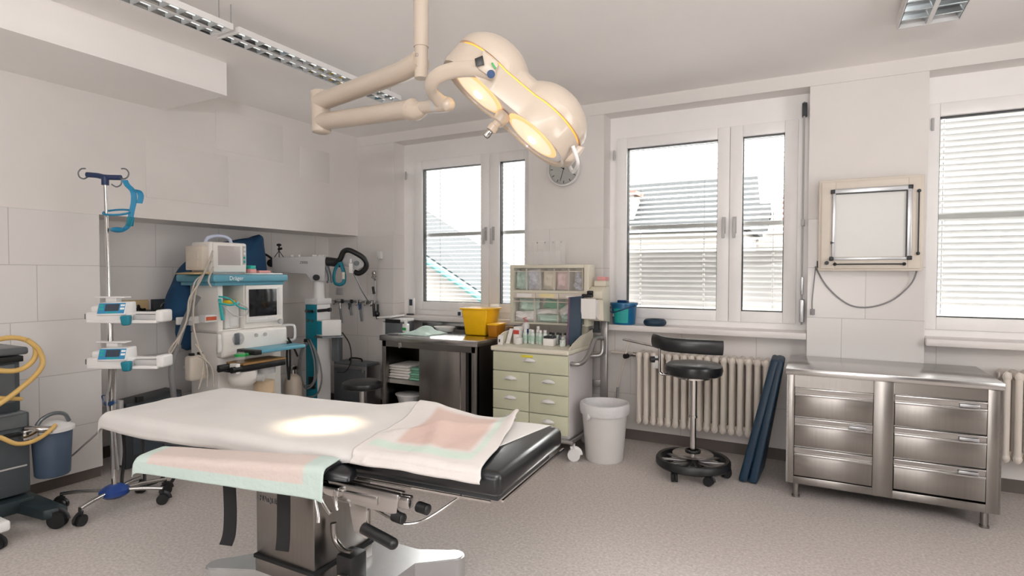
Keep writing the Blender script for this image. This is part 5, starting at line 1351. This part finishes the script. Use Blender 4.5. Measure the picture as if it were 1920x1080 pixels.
text('lettering', 'ZEISS', .034, AM @ Vector((-.12, -.0815, 1.605)), AM.to_3x3().to_4x4() @ ROT_FRONT, INK, ms)
b = B().cyl((.01, -.08, 1.455), (.01, -.115, 1.455), .03, seg=20).xf(AM); part('arm_knob', b, BLACK, ms)
b = B()
for x, w in ((-.27, .03), (-.19, .02), (-.05, .04), (.01, .03), (.05, .02)): b.box(x, x+w, -.04, .0, 1.66, 1.685, .004)
part('arm_fitting', b.xf(AM), MWHITE, ms)
part('arm_end_knob', B().cyl((-.46, -.06, 1.60), (-.46, .0, 1.60), .04, seg=20).tube([(-.44, -.04, 1.63), (-.5, -.02, 1.67), (-.56, 0, 1.70)], .012).xf(AM), BLACK, ms)
b = B().cyl((.085, -.02, 1.62), (.25, -.02, 1.60), .045, seg=20).xf(AM); part('head_pivot', b, BLACK, ms)
loop = [(.18, 1.60), (.235, 1.64), (.275, 1.715), (.33, 1.73), (.40, 1.70), (.47, 1.655), (.50, 1.60), (.48, 1.54), (.42, 1.50), (.37, 1.51)]
part('head_guard', B().tube([(x, -.04-.03*math.sin(i*.5), z) for i, (x, z) in enumerate(loop)], .027, seg=12).xf(AM), BLACK, ms, label='black looped handle of the microscope head')
part('head_plate', B().prism([(.20, 1.60), (.28, 1.69), (.34, 1.69), (.46, 1.62), (.475, 1.57), (.40, 1.53), (.28, 1.57)], -.04, .03, 'y', bev=.006).xf(AM), MGREY, ms)
part('head_lens', B().cyl((.40, -.06, 1.60), (.40, -.03, 1.60), .025, seg=16).xf(AM), MIDGREY, ms)
b = B().tube([(.24, -.09, 1.60), (.20, -.095, 1.54), (.185, -.10, 1.46), (.20, -.10, 1.40), (.245, -.10, 1.385), (.285, -.10, 1.41), (.29, -.10, 1.48), (.27, -.095, 1.56), (.25, -.09, 1.61)], .02, seg=10, flat=.7).xf(AM)
sl = part('hand_loop', b, TEALDARK, ms, label='teal hand loop')
part('loop_pad', B().box(.272, .3, -.12, -.085, 1.44, 1.51, .004).xf(AM), BEIGE, sl)
part('probe', B().box(.335, .375, -.10, -.06, 1.50, 1.60, .006).cyl((.35, -.08, 1.60), (.345, -.07, 1.64), .012).xf(AM), MWHITE, ms)
part('probe_cable', B().tube([(.375, -.08, 1.5), (.41, -.06, 1.42), (.44, -.02, 1.33), (.46, .1, 1.24), (.47, .2, 1.18)], .006, seg=8).xf(AM), MIDGREY, ms)
part('eyepiece', B().tube([(.1, -.05, 1.56), (.13, -.06, 1.48), (.13, -.06, 1.42)], .02, seg=10).cyl((.13, -.06, 1.42), (.13, -.06, 1.40), .028).xf(AM), MIDGREY, ms)
# side unit with teal face and hanging cables
SU = [(.20, -.80), (.285, -.80), (.40, -.66), (.31, -.60)]
b = B().prism(SU, .87, 1.03, 'z', bev=.006); su = part('side_unit', b, MWHITE, ms)
part('side_unit_face', B().box(.195, .275, -.806, -.798, .885, 1.02, .002), TEAL, su)
part('side_unit_shelf', B().prism([(.18, -.82), (.30, -.82), (.42, -.66), (.30, -.58)], .853, .868, 'z'), MIDGREY, su)
part('side_pipe', B().box(.26, .36, -.66, -.60, .60, .85, .008), MIDGREY, ms)
part('connector', B().cyl((.2, -.78, 1.12), (.3, -.74, 1.13), .016).cyl((.3, -.74, 1.13), (.33, -.73, 1.135), .02), BLACK, ms)
cable = [[(.07, -.80, .80), (.02, -.83, .74), (-.01, -.84, .55), (.02, -.84, .40), (.10, -.83, .36), (.18, -.82, .42), (.19, -.82, .6), (.14, -.82, .76), (.09, -.81, .82)],
         [(.08, -.80, .79), (.03, -.83, .70), (.02, -.84, .5), (.08, -.84, .34), (.17, -.82, .38), (.22, -.81, .52), (.20, -.81, .68), (.12, -.81, .83)],
         [(.06, -.80, .81), (.0, -.83, .68), (-.03, -.84, .42), (.0, -.84, .25)], [(.12, -.81, .83), (.22, -.80, .66), (.26, -.79, .45), (.2, -.80, .28), (.05, -.84, .24)]]
tubes('looped_cable', cable, .0085, HOSEGREY, ms, label='looped grey cables')
tubes('power_cable', [[(.38, -.63, .90), (.45, -.60, .78), (.47, -.6, .62), (.40, -.6, .5), (.28, -.6, .48)]], .006, BLACK, ms)
part('cable_hook', B().cyl((.07, -.78, .81), (.07, -.84, .81), .008).box(.03, .12, -.81, -.79, .80, .83, .003), BLACK, ms)
part('socket_block', B().box(.08, .17, -.80, -.78, .33, .45, .004), BLACK, ms)
t = thing('pocket_tripod', 'tiny black tripod standing on the left end of the microscope arm', 'tripod', AM @ Vector((-.40, 0, 1.66)))
t.rotation_euler = (0, 0, 0)
b = B()
for q in (-.035, 0, .035): b.cyl(AM @ Vector((-.40, q*.3, 1.72)), AM @ Vector((-.40+q, q, 1.657)), .004, seg=8)
b.cyl(AM @ Vector((-.40, 0, 1.72)), AM @ Vector((-.40, 0, 1.78)), .008).sph(AM @ Vector((-.40, 0, 1.785)), .025, (1, 1, .6)).cyl(AM @ Vector((-.41, 0, 1.74)), AM @ Vector((-.37, 0, 1.75)), .012)
part('legs', b, BLACK, t)

# wall rail beside the corner
rl = thing('wall_rail', 'thin metal wall rail with hooks right of the microscope', 'rail', (0, -.02, 1.16))
part('bar', B().box(-.36, .32, -.028, -.018, 1.165, 1.19, .002).box(-.3, -.27, -.018, 0, 1.17, 1.185).box(.2, .23, -.018, 0, 1.17, 1.185), ALU, rl)
for x in (-.30, -.20, -.06, .05, .17, .26):
    part('hook', B().tube([(x, -.03, 1.19), (x, -.05, 1.185), (x, -.055, 1.15), (x, -.075, 1.14), (x, -.08, 1.16)], .007, seg=8).box(x-.018, x+.018, -.045, -.028, 1.155, 1.2, .004), CHROME if x not in (-.20, -.06) else DGREY, rl)
def wallhang(name, label, x, z0, z1, m, m2):
    t = thing(name, label, 'instrument', (x, -.06, z1))
    part('blade', B().tube([(x, -.07, z1), (x+.01, -.07, (z0+z1)/2), (x+.02, -.065, z0)], .011, seg=10), m, t)
    part('handle', B().cyl((x, -.07, z1-.06), (x, -.07, z1+.01), .016, seg=12), m2, t)
wallhang('suction_probe', 'long grey rod hanging at the left of the wall rail', -.20, .93, 1.15, MIDGREY, CHROME)
wallhang('suction_probe', 'short grey rod hanging in the middle of the wall rail', -.05, 1.02, 1.15, MIDGREY, DGREY)
wallhang('suction_probe', 'slanting grey rod with blue collar on the wall rail', .10, .96, 1.15, MIDGREY, NAVY)
wg = thing('gas_outlet', 'chain of metal gas fittings hanging on the wall left of the window', 'wall fitting', (.33, 0, 1.4))
part('wall_bracket', B().box(.315, .38, -.04, 0, 1.66, 1.74, .008), MWHITE, wg)
part('tube', B().tube([(.34, -.045, 1.68), (.338, -.05, 1.6), (.325, -.055, 1.5)], .004, seg=8).tube([(.31, -.055, 1.45), (.305, -.05, 1.3), (.30, -.05, 1.2)], .011, seg=10), MGREY, wg)
part('valve', B().sph((.30, -.06, 1.50), .026, (1, 1, 1.2)).cyl((.28, -.07, 1.46), (.33, -.07, 1.44), .014).tube([(.32+.018*math.cos(i*PI/4), -.07, 1.455+.03*math.sin(i*PI/4)) for i in range(8)], .006, closed=True), CHROME, wg)
part('grip', B().cyl((.30, -.06, 1.27), (.285, -.06, 1.35), .016), BLACK, wg)
part('grip', B().cyl((.30, -.06, 1.02), (.29, -.06, 1.16), .015).sph((.35, -.07, 1.05), .03, (1, .8, 1.2)).cyl((.33, -.07, 1.08), (.36, -.07, 1.0), .018).cyl((.35, -.06, 1.08), (.35, -.06, 1.16), .012), BLACK, wg)
so = thing('wall_socket', 'small grey wall socket above the rail near the corner', 'socket', (-.27, 0, 1.28))
part('plate', B().box(-.32, -.22, -.012, 0, 1.25, 1.33, .004), MGREY, so)

# round black stool and grey case
rs_ = thing('round_stool', 'low round black stool between microscope and steel table', 'stool', (1.07, -1.09, 0))
part('seat', B().lathe([(0, .475), (.15, .475), (.172, .485), (.178, .505), (.172, .528), (.14, .545), (0, .548)], (1.07, -1.09, 0), 40), VINYL, rs_)
part('column', B().cyl((1.07, -1.09, .1), (1.07, -1.09, .475), .025, seg=20), CHROME, rs_)
b = B()
for i in range(5):
    a = i*2*PI/5; b.tube([(1.07, -1.09, .11), (1.07+.12*math.cos(a), -1.09+.12*math.sin(a), .10), (1.07+.24*math.cos(a), -1.09+.24*math.sin(a), .075)], .016, seg=8)
part('star_base', b, BLACK, rs_)
for i in range(5): caster(rs_, 1.07+.24*math.cos(i*2*PI/5), -1.09+.24*math.sin(i*2*PI/5), .027, .07, BLACK, i)
gcse = thing('equipment_case', 'grey upright equipment case against the wall behind the round stool', 'case', (.2, -.2, 0))
b = B().box(-.08, .40, -.30, -.08, 0.0, .53, .02, 3); part('shell', b, MIDGREY, gcse)
part('edge_trim', B().box(.385, .408, -.305, -.075, .02, .5, .008).box(-.06, .39, -.306, -.298, .46, .5, .003), ALU, gcse)
part('handle', B().tube([(.06, -.19, .53), (.08, -.19, .56), (.22, -.19, .56), (.24, -.19, .53)], .01, seg=8), BLACK, gcse)
part('latch', B().box(.34, .37, -.31, -.298, .42, .48, .003), CHROME, gcse)

# ------------------------------------------------------------------ drip stand with pumps
iv = thing('drip_stand', 'chrome wheeled drip stand with blue hub in front of the niche', 'drip stand', (.71, -2.95, 0))
part('pole', B().cyl((.715, -2.955, .14), (.678, -2.949, 1.30), .0165, seg=16).cyl((.678, -2.949, 1.28), (.642, -2.945, 2.09), .0105, seg=14).cyl((.679, -2.949, 1.27), (.677, -2.949, 1.33), .02, seg=14), CHROME, iv)
HB = Vector((.642, -2.945, 2.105))
b = B().tube([HB-rr*.115+Vector((0, 0, .015)), HB-rr*.05+Vector((0, 0, .01)), HB, HB+rr*.1+Vector((0, 0, -.003))], .017, seg=10, flat=1.0).cyl(HB-Vector((0, 0, .05)), HB, .021, seg=14)
part('hook_bar', b, mat('dark_blue_bar', '#1c2f55', .45), iv)
for q, s_ in ((-.135, -1), (.115, 1), (.07, 1)):
    c0 = HB+rr*q
    part('hook', B().tube([c0+rr*(.035*s_*math.cos(a))+Vector((0, 0, .022+.033*math.sin(a)-(.05 if q == .07 else 0))) for a in (-2.6, -1.6, -.7, .2, 1.1, 1.9)], .0045, seg=8), MIDGREY, iv)
HUB = Vector((.715, -2.955, .12))
part('hub', B().lathe([(0, .075), (.06, .08), (.085, .10), (.085, .125), (.05, .15), (.025, .16), (0, .16)], (HUB.x, HUB.y, 0), 10), mat('blue_hub', '#1d3f86', .35), iv)
WH = []
for a, l in ((45, .27), (-70, .25), (-150, .33), (120, .27), (82, .30)):
    e = HUB+Vector((math.cos(R(a)), math.sin(R(a)), 0))*l
    WH.append((e, a))
    part('leg', B().tube([HUB+Vector((0, 0, .0)), HUB*.4+e*.6-Vector((0, 0, .005)), e-Vector((0, 0, .018))], .0125, seg=10), STEELTOP, iv)
for e, a in WH: caster(iv, e.x, e.y, .034, .10, BLACK, R(a))
part('cable_clip', B().tube([(.705-.06, -2.96, .665), (.70, -2.97, .67), (.75, -2.96, .69)], .014, seg=8).tube([(.63, -2.96, .66), (.615, -2.97, .71), (.65, -2.97, .72)], .004), NAVY, iv, label='dark blue cable clip')
tubes('drip_cable', [[(.72, -2.97, .90), (.73, -2.98, .8), (.70, -2.98, .72), (.71, -2.98, .6), (.73, -2.97, .45), (.72, -2.97, .2)], [(.74, -2.95, .92), (.75, -2.96, .75), (.74, -2.96, .5), (.755, -2.95, .25)],
                     [(.67, -2.96, .60), (.6, -2.97, .5), (.45, -3.0, .38), (.3, -3.02, .28), (.12, -3.05, .22)]], .006, CABLEGREY, iv)
def pump(z, label):
    t = thing('infusion_pump', label, 'infusion pump', (.80, -2.915, z), math.atan2(.47, .8826), 'infusion pumps on the drip stand')
    L = dict(local=True)
    b = B().box(-.21, .07, -.07, .05, .0, .06, .012, 3).box(-.19, -.09, -.06, .05, .05, .10, .02, 3)
    b.box(-.20, .235, -.075, -.045, -.008, .012, .006).box(.05, .235, -.02, .045, .045, .06, .006).box(.06, .235, .02, .045, .0, .06, .006)
    part('body', b, MWHITE, t, **L)
    b = B().hexa([(-.135, -.085, .04), (.05, -.085, .045), (.05, .03, .045), (-.135, .03, .04), (-.13, -.06, .118), (.045, -.06, .125), (.045, .03, .125), (-.13, .03, .118)], .008)
    hd = part('control_head', b, MWHITE, t, **L)
    def onf(x0, x1, v0, v1, d, m, nm, par):
        def P(x, v): return (x, -.0852+.025*v-d, .042+.076*v+.0045*(x+.13)/.18)
        q = B().hexa([P(x0, v0), P(x1, v0), (P(x1, v0)[0], P(x1, v0)[1]+.004, P(x1, v0)[2]), (x0, P(x0, v0)[1]+.004, P(x0, v0)[2]), P(x0, v1), P(x1, v1), (x1, P(x1, v1)[1]+.004, P(x1, v1)[2]), (x0, P(x0, v1)[1]+.004, P(x0, v1)[2])])
        return part(nm, q, m, par, **L)
    kp = onf(-.125, .04, .12, .95, .0008, mat('pump_keypad', '#2f87b5', .4) if 'pump_keypad' not in bpy.data.materials else bpy.data.materials['pump_keypad'], 'keypad', hd)
    onf(-.082, .004, .32, .88, .0024, LCD, 'display', hd)
    for x in (-.119, .012):
        for v in (.42, .68): onf(x, x+.026, v, v+.16, .0022, LABELTEAL if x < 0 else WHITEINK, 'key', hd)
    for i in range(5): onf(-.07+i*.014, -.06+i*.014, .15, .26, .0022, LABELTEAL, 'key', hd)
    part('clamp_knob', B().hexa([(.032, -.10, -.022), (.082, -.10, -.018), (.082, -.07, -.018), (.032, -.07, -.022), (.024, -.108, .04), (.09, -.108, .046), (.09, -.07, .046), (.024, -.07, .04)], .012, 3), TEAL, t, label='teal clamp knob', **L)
    part('pusher', B().box(.215, .265, -.06, .05, -.002, .075, .014, 3), MWHITE, t, **L)
    part('syringe_slot', B().box(.075, .215, -.044, .018, .008, .044, .004), MGREY, t, **L)
    part('side_port', B().box(-.228, -.208, -.05, .0, .015, .05, .004), MIDGREY, t, **L)
    part('pole_clamp', B().box(-.15, -.08, .05, .13, .02, .08, .006), MGREY, t, **L)
    part('top_rack', B().box(-.19, .0, -.01, .05, .145, .155, .004).box(-.13, -.06, 0, .05, .118, .146, .004), MWHITE, t, **L)
    return t
pump(1.195, 'white infusion pump with blue keypad, upper one on the drip stand')
pump(.912, 'white infusion pump with blue keypad, lower one on the drip stand')
# head strap hanging from the hook bar
hs = thing('mask_strap', 'bright blue head strap frame hanging from the drip stand hook bar', 'strap', HB+rr*.13)
def hp(px, z, f=0.0): return HB+rr*px+ff*f+Vector((0, 0, z))
part('strap_band', B().strap([hp(.125, -.02), hp(.14, -.05), hp(.175, -.09), hp(.18, -.15), hp(.165, -.22), hp(.155, -.27), hp(.135, -.315), hp(.10, -.335), hp(.05, -.33)], (.6, 1.0, .1), .016, .006), AQUA, hs)
part('ring_strap', B().tube([hp(.075+.085*math.cos(i*PI/6), -.222+.022*math.sin(i*PI/6), .05*math.sin(i*PI/6)) for i in range(12)], .0065, closed=True, sub=3), AQUA, hs)
part('side_tab', B().strap([hp(.17, -.08), hp(.21, -.09), hp(.225, -.12), hp(.215, -.165)], (.4, 1, 0), .016, .005), AQUA, hs)
part('chin_cup', B().sph(hp(.075, -.333), .05, (1, .8, .35)), AQUA, hs)
part('clip', B().box(-.008, .008, -.02, .02, -.03, .03, .003).xf(Matrix.Translation(hp(.155, -.28)) @ Matrix.Rotation(.3, 4, 'Y')), TEAL, hs)
# dark case on the niche floor
dc = thing('dark_equipment_box', 'dark grey box with pale bracket in the niche behind the lower pump', 'box', (-.1, -2.2, 0))
b = B().hexa([(-.22, -2.50, .0), (.02, -2.52, .0), (.02, -2.05, .0), (-.22, -2.05, .0), (-.22, -2.48, .50), (.0, -2.50, .50), (.0, -2.06, .535), (-.22, -2.06, .535)], .012)
part('case', b, DGREY, dc)
part('front_panel', B().hexa([(.018, -2.46, .1), (.022, -2.46, .1), (.022, -2.08, .1), (.018, -2.08, .1), (.002, -2.46, .48), (.006, -2.46, .48), (.006, -2.08, .505), (.002, -2.08, .505)]), mat('slate_panel', '#3d474f', .4), dc)
part('bracket', B().box(-.02, .03, -2.56, -2.53, .05, .54, .005), MGREY, dc)
part('socket', B().box(.0, .04, -2.44, -2.39, .50, .545, .004), BLACK, dc)
bc = thing('cable_bundle', 'tangle of black cables on the floor behind the drip stand', 'cables', (.5, -2.6, 0))
tubes('cable', [[(.1, -2.45, .45), (.3, -2.55, .3), (.5, -2.65, .12), (.62, -2.72, .02)], [(.15, -2.35, .4), (.4, -2.45, .22), (.55, -2.55, .05), (.5, -2.7, .015)],
                [(.0, -2.53, .35), (.2, -2.62, .2), (.35, -2.72, .02), (.5, -2.75, .015)], [(.2, -2.3, .38), (.48, -2.4, .3), (.7, -2.55, .1), (.72, -2.66, .015)]], .011, BLACK, bc)

# ------------------------------------------------------------------ suction trolley at the left edge
tr = thing('suction_trolley', 'grey medical trolley with yellow hose cut by the left edge', 'trolley', (.3, -3.5, 0))
b = B().box(.08, .44, -3.84, -3.28, .17, .66, .012).box(.08, .38, -3.82, -3.30, .66, 1.0, .012)
part('cabinet', b, SUCTION, tr)
part('top_cap', B().box(.06, .42, -3.84, -3.27, 1.005, 1.05, .014, 3), MIDGREY, tr)
part('top_tray', B().box(.34, .425, -3.80, -3.30, .965, 1.0, .004), BLACK, tr)
part('front_panel', B().box(.38, .386, -3.78, -3.33, .72, .95, .004), MIDGREY, tr)
part('drawer', B().box(.44, .455, -3.82, -3.30, .575, .655, .006).box(.42, .47, -3.80, -3.31, .655, .672, .004), MIDGREY, tr)
part('slot', B().box(.44, .46, -3.7, -3.30, .525, .55, .003), BLACK, tr)
part('lower_seam', B().box(.438, .446, -3.82, -3.30, .335, .345, .002), MGREY, tr)
b = B().hexa([(.3, -3.40, .08), (.70, -3.33, .06), (.74, -3.22, .06), (.3, -3.26, .08), (.3, -3.40, .16), (.70, -3.33, .12), (.74, -3.22, .12), (.3, -3.26, .16)], .012)
b.hexa([(.3, -3.86, .08), (.70, -3.93, .06), (.70, -3.80, .06), (.3, -3.72, .08), (.3, -3.86, .16), (.70, -3.93, .12), (.70, -3.80, .12), (.3, -3.72, .16)], .012).box(.06, .5, -3.82, -3.29, .08, .16, .01)
part('base', b, mat('dark_teal_base', '#1f2b2f', .45), tr)
for x, y in ((.715, -3.265), (.68, -3.86), (.12, -3.35), (.12, -3.78)): caster(tr, x, y, .05, .10, RUBBER, .6)
part('bottle_holder', B().tube([(.44, -3.30, .56), (.50, -3.25, .55), (.52, -3.2, .54)], .02, seg=10).box(.40, .5, -3.34, -3.26, .50, .56, .01), CHROME, tr)
bu = thing('suction_bucket', 'blue-grey bucket with white lid hung beside the suction trolley', 'bucket', (.42, -3.16, .22))
part('body', B().lathe([(0, .235), (.085, .235), (.092, .245), (.105, .52), (0, .52)], (.42, -3.16, 0), 36), BUCKETGREY, bu)
part('lid', B().lathe([(.0, .575), (.03, .572), (.09, .552), (.116, .535), (.116, .515), (.105, .515)], (.42, -3.16, 0), 36), MWHITE, bu)
part('handle', B().tube([(.45, -3.26, .55), (.46, -3.23, .60), (.46, -3.17, .625), (.46, -3.11, .61), (.45, -3.08, .56)], .012, seg=10), MIDGREY, bu)
hy = thing('suction_hose', 'yellow suction hose looped over the suction trolley', 'hose', (.5, -3.4, 1.05))
part('hose', B().tube([(0.500, -3.580, 1.119), (0.500, -3.475, 1.114), (0.500, -3.390, 1.121), (0.500, -3.319, 1.101), (0.510, -3.276, 1.056), (0.510, -3.282, 0.986), (0.520, -3.337, 0.937), (0.520, -3.413, 0.930), (0.520, -3.521, 0.964)], .0145, seg=12)
     .tube([(0.530, -3.325, 1.104), (0.530, -3.268, 1.040), (0.530, -3.248, 0.958), (0.540, -3.285, 0.893), (0.550, -3.363, 0.828), (0.550, -3.439, 0.771), (0.550, -3.535, 0.715)], .0145, seg=12)
     .tube([(0.560, -3.563, 0.618), (0.560, -3.470, 0.565), (0.560, -3.397, 0.510), (0.560, -3.321, 0.502), (0.550, -3.242, 0.532), (0.520, -3.184, 0.564)], .0125, seg=12)
     .tube([(0.530, -3.527, 0.804), (0.530, -3.431, 0.777), (0.500, -3.345, 0.754)], .012, seg=12), HOSEYEL, hy)
ef = thing('trolley_foot', 'white wheeled equipment foot peeking in at the lower left corner', 'equipment foot', (0.736, -3.556, 0.000))
f0 = ef.location
part('foot', B().box(f0.x-.12, f0.x+.035, f0.y-.06, f0.y+.05, .09, .15, .015, 3), MWHITE, ef)
caster(ef, f0.x+.01, f0.y, .035, .1, RUBBER, .4)
# ------------------------------------------------------------------ light
w = bpy.data.worlds.new('overcast_sky'); scene.world = w; w.use_nodes = True
bg = w.node_tree.nodes['Background']
N, L = w.node_tree.nodes, w.node_tree.links
tc = N.new('ShaderNodeTexCoord'); sp = N.new('ShaderNodeSeparateXYZ'); rp = N.new('ShaderNodeValToRGB')
L.new(tc.outputs['Generated'], sp.inputs[0]); L.new(sp.outputs['Z'], rp.inputs[0])
rp.color_ramp.elements[0].color = lin('#f6f4f2'); rp.color_ramp.elements[1].color = lin('#f4f4f4')
L.new(rp.outputs[0], bg.inputs['Color']); mr = N.new('ShaderNodeMapRange'); mr.interpolation_type = 'SMOOTHSTEP'      # brighter on the side the windows face, as under a low veiled sun
mr.inputs[1].default_value = -.25; mr.inputs[2].default_value = .75; mr.inputs[3].default_value = SKY*.3; mr.inputs[4].default_value = SKY
L.new(sp.outputs['Y'], mr.inputs[0])
mz = N.new('ShaderNodeMapRange'); mz.interpolation_type = 'SMOOTHSTEP'      # hazy horizon, brighter higher up
mz.inputs[1].default_value = .12; mz.inputs[2].default_value = .5; mz.inputs[3].default_value = .11; mz.inputs[4].default_value = 1
mm = N.new('ShaderNodeMath'); mm.operation = 'MULTIPLY'
L.new(sp.outputs['Z'], mz.inputs[0]); L.new(mr.outputs[0], mm.inputs[0]); L.new(mz.outputs[0], mm.inputs[1]); L.new(mm.outputs[0], bg.inputs['Strength'])
def area(name, loc, target, sx, sy, power, col):
    ld = bpy.data.lights.new(name, 'AREA'); ld.shape = 'RECTANGLE'; ld.size = sx; ld.size_y = sy; ld.energy = power; ld.color = col
    o = bpy.data.objects.new(name, ld); COL.objects.link(o); o.location = loc
    o.rotation_euler = (Vector(target)-Vector(loc)).to_track_quat('-Z', 'Y').to_euler()
    return o
# fill lights added under the ceiling over the unseen half of the room
WARM = (1.0, .97, .945)
area('ceiling_fill_light', (2.2, -5.9, 3.0), (2.2, -5.9, 0), 1.2, .3, P_CEIL, WARM)
area('ceiling_fill_light', (5.2, -5.6, 3.0), (5.2, -5.6, 0), 1.2, .3, P_CEIL, WARM)
area('ceiling_fill_light', (5.18, -3.6, 2.94), (5.18, -3.6, 0), .3, 1.4, P_CEIL*.6, WARM)
area('upward_fill_light', (5.2, -6.2, 2.0), (5.2, -6.1, 3.0), .6, .6, P_UP, (1.0, .985, .975))  # upward light added behind the camera to brighten the ceiling
area('rear_fill_light', (4.3, -7.1, 1.5), (4.0, -2.0, 3.2), 2.4, 1.8, P_REAR, (1.0, .985, .975))  # unseen fill added at the rear wall to brighten the room
area('side_fill_light', (7.85, -2.9, 1.7), (0, -1.8, 1.7), 2.2, 1.7, P_SIDE, (1.0, .985, .975))  # fill added out of view on the right for the left wall and niche
# operating light beams
for s in (-1, 1):
    ld = bpy.data.lights.new('operating_beam', 'SPOT'); ld.energy = P_SPOT; ld.spot_size = R(14); ld.spot_blend = 1.0; ld.shadow_soft_size = .06; ld.color = (1.0, .80, .52)
    o = bpy.data.objects.new('operating_beam', ld); COL.objects.link(o)
    p = HM @ Vector((s*.148, 0, -.03)); o.location = p
    o.rotation_euler = (Vector((2.64, -3.07, .8))-p).to_track_quat('-Z', 'Y').to_euler()

# ------------------------------------------------------------------ camera
cd = bpy.data.cameras.new('camera'); cam = bpy.data.objects.new('camera', cd); COL.objects.link(cam)
cd.sensor_width = 36; cd.lens = 1079.86/1920*36; cd.clip_start = .05
yaw, pitch, roll = .4894, .0251, .0023
c, s_ = math.cos(yaw), math.sin(yaw)
fw = Vector((-s_*math.cos(pitch), c*math.cos(pitch), -math.sin(pitch))); rt = Vector((c, s_, 0)); up = rt.cross(fw)
r2 = rt*math.cos(roll)+up*math.sin(roll); u2 = -rt*math.sin(roll)+up*math.cos(roll)
M = Matrix((r2, u2, -fw)).transposed().to_4x4(); M.translation = (4.643, -4.968, 1.5)
cam.matrix_world = M
scene.camera = cam
vs = scene.view_settings
scene.display_settings.display_device = 'sRGB'
vs.view_transform = 'Standard'; vs.look = 'None'; vs.gamma = 1; vs.use_curve_mapping = False; vs.exposure = EXPO
cy = scene.cycles
cy.use_denoising = True; cy.max_bounces = 10; cy.diffuse_bounces = 6; cy.transparent_max_bounces = 24; cy.sample_clamp_indirect = 6; cy.caustics_reflective = False; cy.caustics_refractive = False
